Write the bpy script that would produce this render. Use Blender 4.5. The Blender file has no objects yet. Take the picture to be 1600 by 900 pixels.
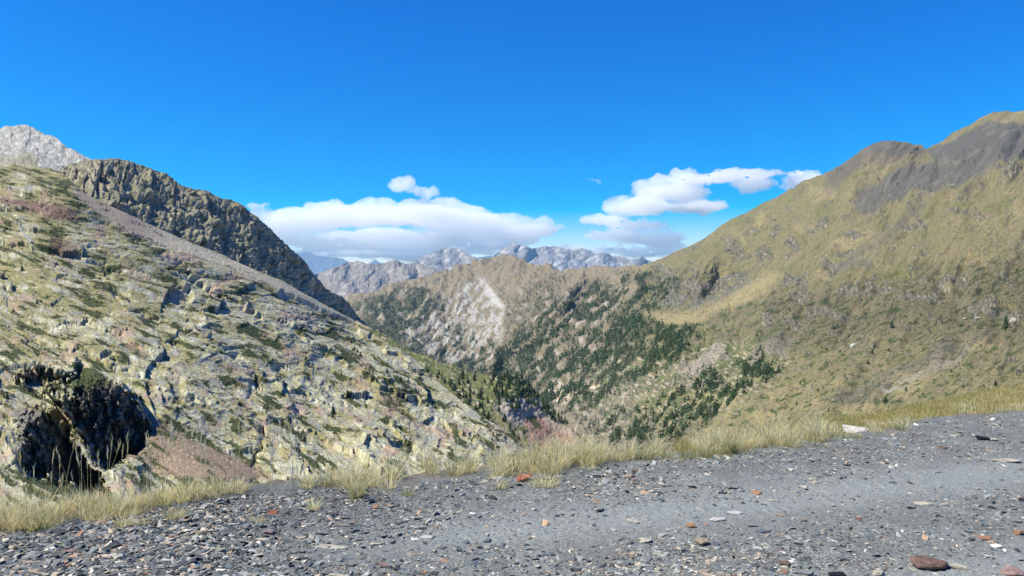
import bpy, bmesh, math, random
import numpy as np
from math import radians, sin, cos, pi

# ------------------------------------------------------------------ camera, sky, sun, exposure
scene = bpy.context.scene
COL = scene.collection
F, HY, CZ = 1150.0, 450.0, 1.6          # focal length in px of a 1600 px wide frame, horizon row, eye height
cam_d = bpy.data.cameras.new('camera'); cam_d.sensor_width = 36.0; cam_d.lens = 36.0 * F / 1600.0
cam_d.clip_start = 0.1; cam_d.clip_end = 200000
cam = bpy.data.objects.new('camera', cam_d); COL.objects.link(cam)
cam.location = (0, 0, CZ); cam.rotation_euler = (radians(90), 0, 0)
scene.camera = cam
SUN_EL, SUN_AZ = 52.0, 104.0            # azimuth: degrees from +Y (view direction) towards -X (left)
sx, sy, sz = -sin(radians(SUN_AZ)) * cos(radians(SUN_EL)), cos(radians(SUN_AZ)) * cos(radians(SUN_EL)), sin(radians(SUN_EL))
world = bpy.data.worlds.new("World"); scene.world = world; world.use_nodes = True
wn = world.node_tree; wn.nodes.clear()
w_out = wn.nodes.new('ShaderNodeOutputWorld'); w_bg = wn.nodes.new('ShaderNodeBackground')
sky = wn.nodes.new('ShaderNodeTexSky'); sky.sky_type = 'NISHITA'; sky.sun_disc = False
sky.sun_elevation = radians(SUN_EL); sky.sun_rotation = radians(-SUN_AZ)
sky.altitude = 2300; sky.air_density = 1.25; sky.dust_density = 0.25; sky.ozone_density = 2.6
hs = wn.nodes.new('ShaderNodeHueSaturation'); hs.inputs['Saturation'].default_value = 2.0; hs.inputs['Value'].default_value = 1.15; hs.inputs['Hue'].default_value = 0.505
wn.links.new(sky.outputs[0], hs.inputs['Color']); vm = wn.nodes.new('ShaderNodeVectorMath'); vm.operation = 'MULTIPLY_ADD'; vm.inputs[1].default_value = (1.9, 1.34, 1.15); vm.inputs[2].default_value = (-1.0, -.45, 1.2)
vx = wn.nodes.new('ShaderNodeVectorMath'); vx.operation = 'MAXIMUM'; vx.inputs[1].default_value = (0, 0, 0)
wn.links.new(hs.outputs[0], vm.inputs[0]); wn.links.new(vm.outputs[0], vx.inputs[0]); wn.links.new(vx.outputs[0], w_bg.inputs['Color'])
w_bg.inputs['Strength'].default_value = 0.077
wn.links.new(w_bg.outputs[0], w_out.inputs['Surface'])
sun_d = bpy.data.lights.new('sun', 'SUN'); sun_d.energy = 5.0; sun_d.angle = radians(0.5); sun_d.color = (1.0, 0.955, 0.81)
sun = bpy.data.objects.new('sun', sun_d); COL.objects.link(sun)
from mathutils import Vector, Matrix
sun.rotation_euler = Vector((sx, sy, sz)).to_track_quat('Z', 'Y').to_euler()
scene.view_settings.view_transform = 'Standard'; scene.view_settings.look = 'None'
scene.view_settings.gamma = 1.0; scene.view_settings.exposure = 0.55
scene.view_settings.use_curve_mapping = False
scene.cycles.use_denoising = True
scene.cycles.max_bounces = 26; scene.cycles.diffuse_bounces = 2; scene.cycles.volume_bounces = 26
scene.cycles.transparent_max_bounces = 8
scene.cycles.use_adaptive_sampling = True; scene.cycles.adaptive_threshold = 0.01

rng = np.random.default_rng(7); random.seed(7)

# ------------------------------------------------------------------ numpy noise
def _h(ix, iy, s):
    ix = ix.astype(np.int64); iy = iy.astype(np.int64)
    n = (ix * 374761393 + iy * 668265263 + s * 2147483647 * 31) & 0xFFFFFFFF
    n = ((n ^ (n >> 13)) * 1274126177) & 0xFFFFFFFF
    n = ((n ^ (n >> 16)) * 2246822519) & 0xFFFFFFFF
    return ((n ^ (n >> 15)) & 0xFFFFFF) / float(0xFFFFFF)
def perlin(x, y, s=0):
    xi = np.floor(x); yi = np.floor(y); fx = x - xi; fy = y - yi
    u = fx * fx * fx * (fx * (fx * 6 - 15) + 10); v = fy * fy * fy * (fy * (fy * 6 - 15) + 10)
    def g(ax, ay):
        a = _h(xi + ax, yi + ay, s) * 2 * pi
        return np.cos(a) * (fx - ax) + np.sin(a) * (fy - ay)
    a = g(0, 0); b = g(1, 0); c = g(0, 1); d = g(1, 1)
    return ((a + (b - a) * u) * (1 - v) + (c + (d - c) * u) * v) * 1.5
def fbm(x, y, o=4, s=0, gain=.5, lac=2.03):
    r = 0; a = 1; t = 0
    for k in range(o):
        r = r + a * perlin(x, y, s + k * 17); t += a; a *= gain; x = x * lac + 11.3; y = y * lac - 7.7
    return r / t
def ridged(x, y, o=4, s=0, gain=.5):
    r = 0; a = 1; t = 0
    for k in range(o):
        r = r + a * (1 - 2.2 * np.abs(perlin(x, y, s + k * 19))); t += a; a *= gain; x = x * 2.07 + 5.1; y = y * 2.07 - 3.3
    return r / t
def worley(x, y, s=0):
    xi = np.floor(x); yi = np.floor(y)
    f1 = np.full(x.shape, 9.); f2 = np.full(x.shape, 9.); cx = np.zeros_like(x); cy = np.zeros_like(x); bx = np.zeros_like(x); by = np.zeros_like(x)
    for a in (-1, 0, 1):
        for b in (-1, 0, 1):
            gx = xi + a; gy = yi + b
            px = gx + _h(gx, gy, s); py = gy + _h(gx, gy, s + 91)
            d = np.hypot(x - px, y - py); m = d < f1
            f2 = np.where(m, f1, np.minimum(f2, d))
            f1 = np.where(m, d, f1)
            cx = np.where(m, gx, cx); cy = np.where(m, gy, cy); bx = np.where(m, x - px, bx); by = np.where(m, y - py, by)
    return f1, f2, _h(cx, cy, s + 5), _h(cx, cy, s + 6) * 2 - 1, _h(cx, cy, s + 7) * 2 - 1, bx, by
def blocks(x, y, s, tilt=1.0, crack=.35, w=.08):
    f1, f2, r, ta, tb, bx, by = worley(x, y, s)
    return (r - .5) + tilt * (ta * bx + tb * by) - crack * np.exp(-((f2 - f1) / w) ** 2), r
def ss(a, b, x):
    t = np.clip((x - a) / (b - a), 0, 1); return t * t * (3 - 2 * t)
def mix(a, b, t):
    t = np.asarray(t)[..., None]; return a * (1 - t) + np.asarray(b) * t
def pl(points):
    p = np.array(points, float); return lambda x: np.interp(x, p[:, 0], p[:, 1])
def polymask(px, py, poly, soft=3.0):
    """signed softness inside a polygon drawn on the surface's own (u, v) grid"""
    poly = np.array(poly, float); n = len(poly); inside = np.zeros(px.shape, bool); dist = np.full(px.shape, 1e9)
    for i in range(n):
        x1, y1 = poly[i]; x2, y2 = poly[(i + 1) % n]
        if y1 != y2:
            c = ((y1 > py) != (y2 > py)) & (px < (x2 - x1) * (py - y1) / (y2 - y1) + x1); inside ^= c
        dx, dy = x2 - x1, y2 - y1; t = np.clip(((px - x1) * dx + (py - y1) * dy) / (dx * dx + dy * dy + 1e-9), 0, 1)
        dist = np.minimum(dist, np.hypot(px - x1 - t * dx, py - y1 - t * dy))
    sd = np.where(inside, dist, -dist)
    return ss(-soft, soft, sd)
def rbf(ctrl, log=True):
    c = np.array(ctrl, float); P = c[:, :2] / 400; z = np.log(c[:, 2]) if log else c[:, 2]; n = len(c)
    K = np.linalg.norm(P[:, None] - P[None], axis=2)
    A = np.zeros((n + 3, n + 3)); A[:n, :n] = K - 1e-3 * np.eye(n); A[:n, n] = 1; A[:n, n + 1:] = P; A[n, :n] = 1; A[n + 1:, :n] = P.T
    w = np.linalg.solve(A, np.r_[z, 0, 0, 0])
    def f(x, y):
        x = x / 400; y = y / 400; r = w[n] + w[n + 1] * x + w[n + 2] * y
        for i in range(n): r = r + w[i] * np.sqrt((x - P[i, 0]) ** 2 + (y - P[i, 1]) ** 2 + 2e-4)
        return np.exp(r) if log else r
    return f

# ------------------------------------------------------------------ materials
def mat(name, col=(.5, .5, .5), rough=.9, attr=None, var=.25, scale=1.0, bump=0.0, bdist=0.1, spec=.25, detail=5, hue=None, trans=0, coord='Object'):
    m = bpy.data.materials.new(name); m.use_nodes = True; nt = m.node_tree; N = nt.nodes; L = nt.links
    b = N['Principled BSDF']; b.inputs['Roughness'].default_value = rough; b.inputs['Specular IOR Level'].default_value = spec
    if attr:
        a = N.new('ShaderNodeAttribute'); a.attribute_name = attr; src = a.outputs['Color']
    else:
        r = N.new('ShaderNodeRGB'); r.outputs[0].default_value = (*col, 1); src = r.outputs[0]
    tc = N.new('ShaderNodeTexCoord'); nz = N.new('ShaderNodeTexNoise'); nz.inputs['Scale'].default_value = scale
    nz.inputs['Detail'].default_value = detail; nz.inputs['Roughness'].default_value = .65
    L.new(tc.outputs[coord], nz.inputs['Vector'])
    mr = N.new('ShaderNodeMapRange'); mr.inputs['From Min'].default_value = .3; mr.inputs['From Max'].default_value = .7
    mr.inputs['To Min'].default_value = 1 - var; mr.inputs['To Max'].default_value = 1 + var
    L.new(nz.outputs['Fac'], mr.inputs['Value'])
    mx = N.new('ShaderNodeVectorMath'); mx.operation = 'SCALE'; L.new(src, mx.inputs[0]); L.new(mr.outputs[0], mx.inputs['Scale'])
    L.new(mx.outputs[0], b.inputs['Base Color'])
    if bump:
        bp = N.new('ShaderNodeBump'); bp.inputs['Strength'].default_value = bump; bp.inputs['Distance'].default_value = bdist
        L.new(nz.outputs['Fac'], bp.inputs['Height']); L.new(bp.outputs[0], b.inputs['Normal'])
    if trans:
        t = N.new('ShaderNodeBsdfTranslucent'); ms = N.new('ShaderNodeMixShader'); ms.inputs[0].default_value = trans
        L.new(mx.outputs[0], t.inputs['Color']); L.new(b.outputs[0], ms.inputs[1]); L.new(t.outputs[0], ms.inputs[2]); L.new(ms.outputs[0], N['Material Output'].inputs['Surface'])
    return m

# ------------------------------------------------------------------ mesh helpers
def mesh_np(name, V, Fq, mats, col=None, parent=None, smooth=True):
    V = np.asarray(V, np.float32).reshape(-1, 3); Fq = np.asarray(Fq, np.int32); k = Fq.shape[1]
    me = bpy.data.meshes.new(name); me.vertices.add(len(V)); me.vertices.foreach_set('co', V.ravel())
    me.loops.add(Fq.size); me.loops.foreach_set('vertex_index', Fq.ravel())
    me.polygons.add(len(Fq)); me.polygons.foreach_set('loop_start', np.arange(len(Fq), dtype=np.int32) * k)
    me.polygons.foreach_set('loop_total', np.full(len(Fq), k, np.int32))
    me.polygons.foreach_set('use_smooth', np.full(len(Fq), smooth, bool))
    if col is not None:
        c = np.ones((len(V), 4), np.float32); c[:, :3] = np.asarray(col).reshape(-1, 3)
        a = me.color_attributes.new('Col', 'FLOAT_COLOR', 'POINT'); a.data.foreach_set('color', c.ravel())
    me.update(calc_edges=True); me.materials.append(mats)
    o = bpy.data.objects.new(name, me); COL.objects.link(o)
    if parent: o.parent = parent
    return o
def grid_faces(nr, nc):
    i = (np.arange(nr - 1)[:, None] * nc + np.arange(nc - 1)[None]).ravel()
    return np.stack([i, i + 1, i + nc + 1, i + nc], 1)
def tag(o, label=None, cat=None, group=None, kind=None):
    if label: o['label'] = label
    if cat: o['category'] = cat
    if group: o['group'] = group
    if kind: o['kind'] = kind
    return o
def gnormals(P):
    du = np.gradient(P, axis=1); dv = np.gradient(P, axis=0); n = np.cross(du, dv)
    n /= np.linalg.norm(n, axis=2, keepdims=True) + 1e-12
    return np.where(n[..., 1:2] > 0, -n, n)     # rows run upwards, so this faces the near side
def pos(px, py, D):
    return np.stack([(px - 800) / F * D, D, CZ + (HY - py) / F * D], -1)

class Layer: pass
def layer(name, x0, x1, step, top, bottom, nrows, depth, disp, colour, m, back=.12, bs=.7, kind='structure', vpow=1.0):
    """a hillside: rows run from its foot to its crest, then over the back of the crest and down"""
    c = np.arange(x0, x1 + step, step); v = np.linspace(0, 1, nrows) ** vpow
    px = np.broadcast_to(c, (nrows, len(c))).copy(); t, b = top(c), bottom(c)
    py = b + (t - b) * v[:, None]
    D = depth(px, py); P = pos(px, py, D)
    N0 = gnormals(P)
    d = disp(px, py, D)                     # in units of one photo pixel at that distance
    P = P + N0 * (d * D / F)[..., None]
    N = gnormals(P)
    C = colour(px, py, D, N, d)
    # back of the crest
    nb = 14; s = (np.linspace(0, 1, nb + 1)[1:] ** 1.6)[:, None, None]
    R = P[-1][None]; out = np.stack([(c - 800) / F, np.ones_like(c), np.zeros_like(c)], -1); out /= np.linalg.norm(out, axis=1, keepdims=True)
    S = s * (back * D[-1])[None, :, None]; wob = fbm(px[:nb] / 30, np.arange(nb)[:, None] * 1.0 + px[:nb] * 0, 3, 5)[..., None]
    B = R + out[None] * S + np.array([0, 0, -1.0]) * S * bs * (s ** .35) + np.array([0, 0, 1.]) * wob * S * .12
    Pa = np.concatenate([P, B]); Ca = np.concatenate([C, np.broadcast_to(C[-1], (nb,) + C[-1].shape)])
    o = mesh_np(name, Pa, grid_faces(nrows + nb, len(c)), m, Ca)
    tag(o, kind=kind)
    L = Layer(); L.px, L.py, L.P, L.N, L.D, L.c, L.t, L.b, L.vpow, L.n, L.C = px, py, P, N, D, c, t, b, vpow, nrows, C
    def at(x, y):
        j = np.clip(np.searchsorted(c, x), 0, len(c) - 1); vv = np.clip((y - b[j]) / (t[j] - b[j] + 1e-9), 0, 1) ** (1 / vpow)
        i = np.clip((vv * (nrows - 1)).round().astype(int), 0, nrows - 1); return P[i, j], D[i, j], N[i, j]
    L.at = at; L.o = o
    return L
def rot(px, py, ang, lx, ly):
    a = radians(ang); return (px * cos(a) + py * sin(a)) / lx, (-px * sin(a) + py * cos(a)) / ly

M_far = mat('far_rock', attr='Col', var=.18, scale=.012, bump=.0)
M_mid = mat('mountain_ground', attr='Col', var=.4, scale=.06, bump=.5, bdist=4)
M_right = mat('grassy_slope_ground', attr='Col', var=.42, scale=.35, bump=.5, bdist=.8)
M_left = mat('lichened_rock', attr='Col', var=.4, scale=.9, bump=.5, bdist=.5)

# ------------------------------------------------------------------ far ranges
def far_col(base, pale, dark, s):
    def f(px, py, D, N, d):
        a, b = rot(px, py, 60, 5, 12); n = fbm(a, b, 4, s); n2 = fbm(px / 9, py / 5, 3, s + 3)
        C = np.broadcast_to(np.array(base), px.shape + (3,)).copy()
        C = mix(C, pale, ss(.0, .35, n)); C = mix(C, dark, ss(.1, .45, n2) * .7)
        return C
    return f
def far_disp(amp, s):
    def f(px, py, D):
        a, b = rot(px, py, 12, 16, 26)
        return amp * (fbm(a, b, 5, s) * 5.0 + ridged(a * 2, b * 2, 3, s + 1) * 1.6 + fbm(px / 4, py / 4, 3, s + 2) * 1.2)
    return f
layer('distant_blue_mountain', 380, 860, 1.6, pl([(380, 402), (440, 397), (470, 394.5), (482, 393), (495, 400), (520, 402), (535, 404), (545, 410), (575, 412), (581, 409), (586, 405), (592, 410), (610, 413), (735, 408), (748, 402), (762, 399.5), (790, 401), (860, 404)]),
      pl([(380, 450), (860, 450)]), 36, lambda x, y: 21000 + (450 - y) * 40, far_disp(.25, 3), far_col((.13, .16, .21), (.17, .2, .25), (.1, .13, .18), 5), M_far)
layer('distant_grey_massif', 740, 1120, 1.1, pl([(740, 415), (768, 402), (776, 396), (785, 388), (793, 385), (800, 380.5), (806, 381), (815, 384), (828, 388), (840, 388), (850, 385.5), (858, 386), (865, 384), (880, 388), (895, 391), (900, 390), (907, 388), (915, 390), (930, 397.5), (945, 396.5), (965, 400), (985, 404), (993, 405), (999, 401), (1003, 402), (1012, 407), (1030, 411), (1060, 420), (1120, 430)]),
      pl([(740, 450), (1120, 450)]), 70, lambda x, y: 13000 + (450 - y) * 35 + ridged(x / 60, y / 50, 2, 8) * 500, far_disp(.7, 23), far_col((.21, .20, .20), (.42, .39, .36), (.12, .12, .14), 25), M_far)
layer('distant_grey_peak', 620, 840, 1.1, pl([(620, 425), (640, 412), (655, 405), (668, 398), (680, 391.5), (692, 388), (700, 389), (716, 387.5), (722, 390), (735, 399), (750, 404), (780, 408), (840, 415)]),
      pl([(620, 455), (840, 450)]), 60, lambda x, y: 11000 + (450 - y) * 35 + ridged(x / 60, y / 50, 2, 9) * 400, far_disp(.6, 33), far_col((.2, .19, .18), (.38, .35, .32), (.12, .12, .13), 35), M_far)
layer('pale_scree_mountain', 440, 760, 1.1, pl([(440, 450), (490, 430), (520, 419), (545, 409), (570, 411), (585, 412), (600, 410), (612, 407), (620, 406.5), (632, 410), (645, 412), (665, 416), (690, 425), (760, 440)]),
      pl([(440, 480), (760, 460)]), 80, lambda x, y: 8000 + (470 - y) * 30 + ridged(x / 50, y / 60, 2, 10) * 300, far_disp(.8, 43), far_col((.21, .175, .15), (.33, .29, .25), (.13, .115, .10), 45), M_far)

# ------------------------------------------------------------------ pale summit behind the left hillside
def pk_disp(px, py, D):
    a, b = rot(px, py, 50, 22, 12); h, _ = blocks(a, b, 3, 1.2); h2, _ = blocks(px / 7, py / 6, 4, 1.1)
    return 3.2 * ridged(px / 40, py / 40, 4, 50) + 2.0 * h + 1.0 * h2
def pk_col(px, py, D, N, d):
    C = np.broadcast_to(np.array((.31, .295, .25)), px.shape + (3,)).copy()
    n = fbm(px / 6, py / 6, 4, 52); C = mix(C, (.42, .40, .35), ss(0, .4, n)); C = mix(C, (.19, .18, .15), ss(.1, .5, fbm(px / 14, py / 8, 4, 55)) * .7)
    g = polymask(px + 5 * n, py + 5 * n, [(44, 238), (30, 252), (60, 262), (58, 250)], 3) + .8 * ss(238, 250, py + 8 * fbm(px / 20, py / 9, 3, 57)) * ss(70, 30, px)
    return mix(C, (.22, .2, .12), np.clip(g, 0, 1) * .8)
layer('pale_rocky_summit', -260, 170, 1.3, pl([(-260, 250), (-160, 225), (-80, 208), (-20, 205), (10, 200), (35, 197), (50, 199), (65, 208), (85, 216), (100, 228), (120, 240), (145, 250), (170, 268)]),
      pl([(-260, 300), (170, 300)]), 90, rbf([(-200, 300, 1700), (170, 300, 1700), (0, 300, 1700), (-200, 220, 2100), (40, 197, 2200), (140, 250, 2000), (40, 250, 1900)]), pk_disp, pk_col, M_mid)

# ------------------------------------------------------------------ middle mountain and the whole right-hand side of the valley
mr_top = pl([(440, 520), (500, 492), (540, 468), (555, 461), (580, 458), (600, 450), (625, 440), (650, 438), (680, 430), (720, 415), (750, 408), (772, 401), (785, 398), (800, 403), (815, 407), (835, 414), (860, 417), (875, 425), (900, 424), (915, 419), (945, 415), (960, 420), (985, 415),
              (1000, 416), (1015, 411), (1050, 394), (1100, 372), (1150, 341), (1175, 327), (1200, 313), (1250, 286), (1300, 264), (1330, 246), (1358, 228), (1385, 221), (1415, 222), (1435, 228), (1448, 236), (1465, 226), (1490, 209), (1515, 196), (1533, 184), (1552, 176), (1600, 174), (1660, 178), (1760, 190), (1860, 230)])
mr_bot = pl([(440, 640), (700, 640), (760, 660), (840, 720), (1000, 760), (1300, 735), (1500, 690), (1860, 660)])
mr_d0 = rbf([(440, 520, 4300), (500, 640, 2800), (600, 450, 4300), (560, 520, 3500), (700, 430, 4300), (785, 398, 4300), (700, 560, 3100), (760, 600, 2700), (650, 500, 3600), (760, 480, 3600),
             (900, 424, 3500), (850, 520, 2500), (830, 600, 2000), (870, 640, 1350), (960, 420, 3100), (950, 500, 2100), (1015, 411, 2700), (1000, 470, 2050), (1100, 372, 2500), (1130, 440, 1900),
             (1200, 313, 2300), (1200, 400, 1750), (1300, 264, 2100), (1385, 221, 2050), (1450, 236, 1950), (1350, 330, 1500), (1500, 300, 1250), (1600, 174, 1750), (1760, 190, 1700), (1600, 300, 1100), (1760, 400, 700),
             (1020, 500, 1350), (1100, 490, 1300), (1200, 460, 1200), (1350, 430, 1050), (1500, 420, 850), (1600, 450, 650), (920, 640, 1150), (1000, 600, 1050), (1000, 660, 800), (1100, 560, 950), (1100, 640, 700),
             (1000, 740, 420), (840, 720, 700), (1250, 520, 800), (1250, 600, 560), (1250, 700, 300), (1400, 540, 570), (1400, 620, 380), (1550, 560, 370), (1600, 640, 230), (1860, 660, 170), (1500, 690, 190), (900, 690, 700)])
bench = pl([(860, 660), (900, 606), (930, 575), (960, 545), (1000, 503), (1010, 489), (1060, 488), (1090, 482), (1110, 472), (1140, 455), (1170, 441), (1230, 420), (1300, 410)])
fold = pl([(560, 640), (740, 590), (785, 528), (830, 497), (870, 470), (900, 440), (920, 415)])
def mr_depth(x, y):
    D = mr_d0(x, y)
    w = 2.5 * fbm(x / 25, y / 25, 3, 61)
    up = ss(3, -4, y - bench(x) - w) * ss(985, 1015, x) * ss(1230, 1120, x) * ss(90, 10, bench(x) - y)
    D = D * (1 + .11 * up)
    f = ss(-6, 6, y - fold(x) - 2 * w) * ss(720, 770, x) * ss(925, 880, x) * ss(70, 10, y - fold(x))
    D = D * (1 - .10 * f)
    return D
def scree_zones(px, py):
    n = 7 * fbm(px / 22, py / 22, 4, 71); x, y = px + n, py + n * .8
    z = polymask(x, y, [(1448, 236), (1480, 225), (1530, 195), (1620, 190), (1800, 200), (1800, 235), (1600, 243), (1530, 256), (1460, 255)], 5)
    z = np.maximum(z, polymask(x, y, [(1330, 318), (1350, 290), (1420, 262), (1500, 252), (1560, 250), (1500, 285), (1430, 303), (1350, 335), (1338, 330)], 5) * .9)
    z = np.maximum(z, polymask(x, y, [(1440, 300), (1455, 305), (1400, 365), (1340, 420), (1300, 430), (1310, 415), (1385, 365)], 5) * .45)
    z = np.maximum(z, polymask(x, y, [(1360, 222), (1415, 222), (1450, 236), (1440, 246), (1380, 240), (1345, 243)], 4) * .75)
    z = np.maximum(z, polymask(x, y, [(1290, 262), (1350, 232), (1345, 250), (1330, 275), (1290, 300)], 6) * .45)
    z = np.maximum(z, polymask(x, y, [(1350, 392), (1340, 408), (1300, 432), (1296, 425)], 3) * .7)
    z = np.maximum(z, polymask(x, y, [(1560, 505), (1530, 535), (1450, 575), (1380, 612), (1300, 640), (1230, 665), (1240, 655), (1340, 605), (1480, 535)], 4) * .5 * ss(-.5, .1, fbm(px / 16, py / 8, 4, 72)))
    return np.clip(z, 0, 1)
def forest_field(px, py):
    """how thickly pines stand on the middle mountain and the valley sides, 0..1"""
    a, b = rot(px, py, -42, 34, 9); n = fbm(a, b, 4, 81) * 1.0 + fbm(px / 14, py / 14, 3, 82) * .5
    zone = polymask(px, py, [(548, 470), (620, 442), (650, 445), (700, 480), (720, 520), (790, 540), (850, 470), (900, 450), (1000, 418), (1060, 440), (1010, 500), (1090, 500), (1060, 560), (980, 600), (900, 640), (860, 650), (740, 600), (560, 520)], 10)
    z2 = polymask(px, py, [(556, 472), (620, 444), (660, 452), (700, 480), (640, 525), (620, 560), (560, 510)], 8) * .9
    lime = polymask(px + 8 * n, py + 8 * n, [(750, 432), (790, 480), (788, 505), (770, 560), (735, 575), (640, 552), (620, 520), (660, 490), (700, 470)], 8)
    low = polymask(px + 16 * n, py + 12 * n, [(1000, 470), (1080, 505), (1110, 520), (1070, 560), (960, 605), (905, 640), (880, 600)], 14) * .24
    z3 = polymask(px + 10 * n, py, [(900, 655), (960, 640), (1010, 630), (1080, 590), (1190, 545), (1230, 570), (1140, 630), (1080, 690), (960, 700)], 12)
    f = zone * (.56 + 1.7 * n) + z2 * (.5 + n) + low + z3 * (.13 + 1.9 * n) * .95 - .8 * lime * (.75 - 2.0 * n)
    f = f + ss(455, 560, py) * ss(560, 640, px) * ss(860, 800, px) * .28
    crest = ss(0, 26, py - mr_top(px)); f = f * (.1 + .9 * crest)
    gul = polymask(px, py, [(780, 480), (865, 428), (885, 440), (850, 480), (790, 520)], 6); f = f + gul * .35
    f = f * (1 - polymask(px, py, [(1006, 486), (1100, 478), (1180, 440), (1190, 460), (1090, 505), (1050, 512), (1030, 505)], 5))
    return np.clip(f, 0, 1)
def mr_disp(px, py, D):
    far = ss(1050, 850, px) + ss(1500, 2300, D) * ss(420, 520, py)
    far = np.clip(far, 0, 1)
    a, b = rot(px, py, -50, 46, 20); rg = ridged(a, b, 5, 91) * 6.5 * far
    a, b = rot(px, py, -58, 90, 26); rr = fbm(a, b, 5, 92) * (11 * (1 - far) + 3); a, b = rot(px, py, -52, 210, 60); rr = (rr + fbm(a, b, 3, 97) * 16 * (1 - far)) * (.22 + .78 * ss(0, 45, py - mr_top(px)))
    oc = outcrop(px, py)
    h, _ = blocks(px / 13, py / 10, 93, 1.1); h2, _ = blocks(px / 5.5, py / 5, 94, 1.1)
    rock = np.clip(oc + far * .8, 0, 1)
    a, b = rot(px, py, -42, 60, 8); ribs = fbm(a, b, 4, 96) * 3.0 * (1 - far)
    bz = 1 - .85 * polymask(px, py, [(985, 480), (1010, 470), (1100, 465), (1180, 430), (1230, 420), (1200, 455), (1090, 510), (1050, 520), (990, 505)], 10)
    return (rg + rr + ribs) * bz + bz * rock * (3.9 * h + 2.6 * h2) * (1 - .35 * far) + fbm(px / 5, py / 3.2, 4, 95) * 1.1
OC = [(1155, 388, 26, 26), (1135, 445, 50, 30), (1210, 362, 12, 18), (1192, 402, 20, 20), (1240, 385, 16, 14), (1275, 352, 26, 14), (1340, 372, 26, 9), (1430, 356, 22, 12), (1585, 262, 40, 16), (1350, 452, 62, 12), (1475, 440, 50, 14), (1248, 462, 22, 12), (1440, 294, 70, 7), (1310, 262, 14, 10),
      (1395, 300, 30, 6), (1300, 420, 30, 12), (1325, 402, 20, 8), (1240, 440, 26, 16), (1500, 250, 30, 6), (1060, 455, 60, 34), (1105, 470, 40, 16), (1040, 425, 30, 14), (1370, 412, 26, 9), (1420, 465, 60, 10), (1540, 480, 40, 12), (1580, 500, 20, 18), (1290, 490, 40, 10), (1220, 505, 40, 12), (1510, 330, 22, 8), (1150, 600, 30, 10), (1080, 590, 60, 30), (990, 600, 50, 30), (950, 640, 40, 24)]
def outcrop(px, py):
    a, b = rot(px, py, -25, 22, 11); n = fbm(a, b, 5, 101, .6)
    z = -.1
    for (cx, cy, rx, ry) in OC: z = np.maximum(z, .5 - .55 * (((px - cx) / rx) ** 2 + ((py - cy) / ry) ** 2))
    return np.clip(ss(.12, .27, n + z * .85) + ss(.36, .44, n) * (px > 1000) * .8, 0, 1)
def outcrop_old(px, py):
    a, b = rot(px, py, -25, 30, 14); n = fbm(a, b, 5, 101)
    z = polymask(px, py, [(1030, 410), (1180, 365), (1180, 440), (1100, 480), (1010, 480), (990, 440)], 12) * .36
    z = z + polymask(px, py, [(1180, 480), (1290, 440), (1480, 440), (1600, 380), (1700, 380), (1700, 470), (1400, 500), (1180, 510)], 20) * .17
    z = z + polymask(px, py, [(1330, 300), (1500, 270), (1640, 240), (1640, 280), (1500, 320), (1350, 335)], 8) * .2
    z = z + polymask(px, py, [(1150, 370), (1350, 330), (1350, 400), (1180, 430)], 15) * .1
    z = z + polymask(px, py, [(930, 560), (1120, 530), (1240, 560), (1160, 640), (920, 690), (890, 640)], 15) * .2
    z = z + polymask(px, py, [(1450, 330), (1600, 380), (1600, 560), (1400, 500)], 25) * .06
    return ss(.2, .34, n + z) * (z > .0) + ss(.38, .5, n) * (px > 1000)
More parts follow.
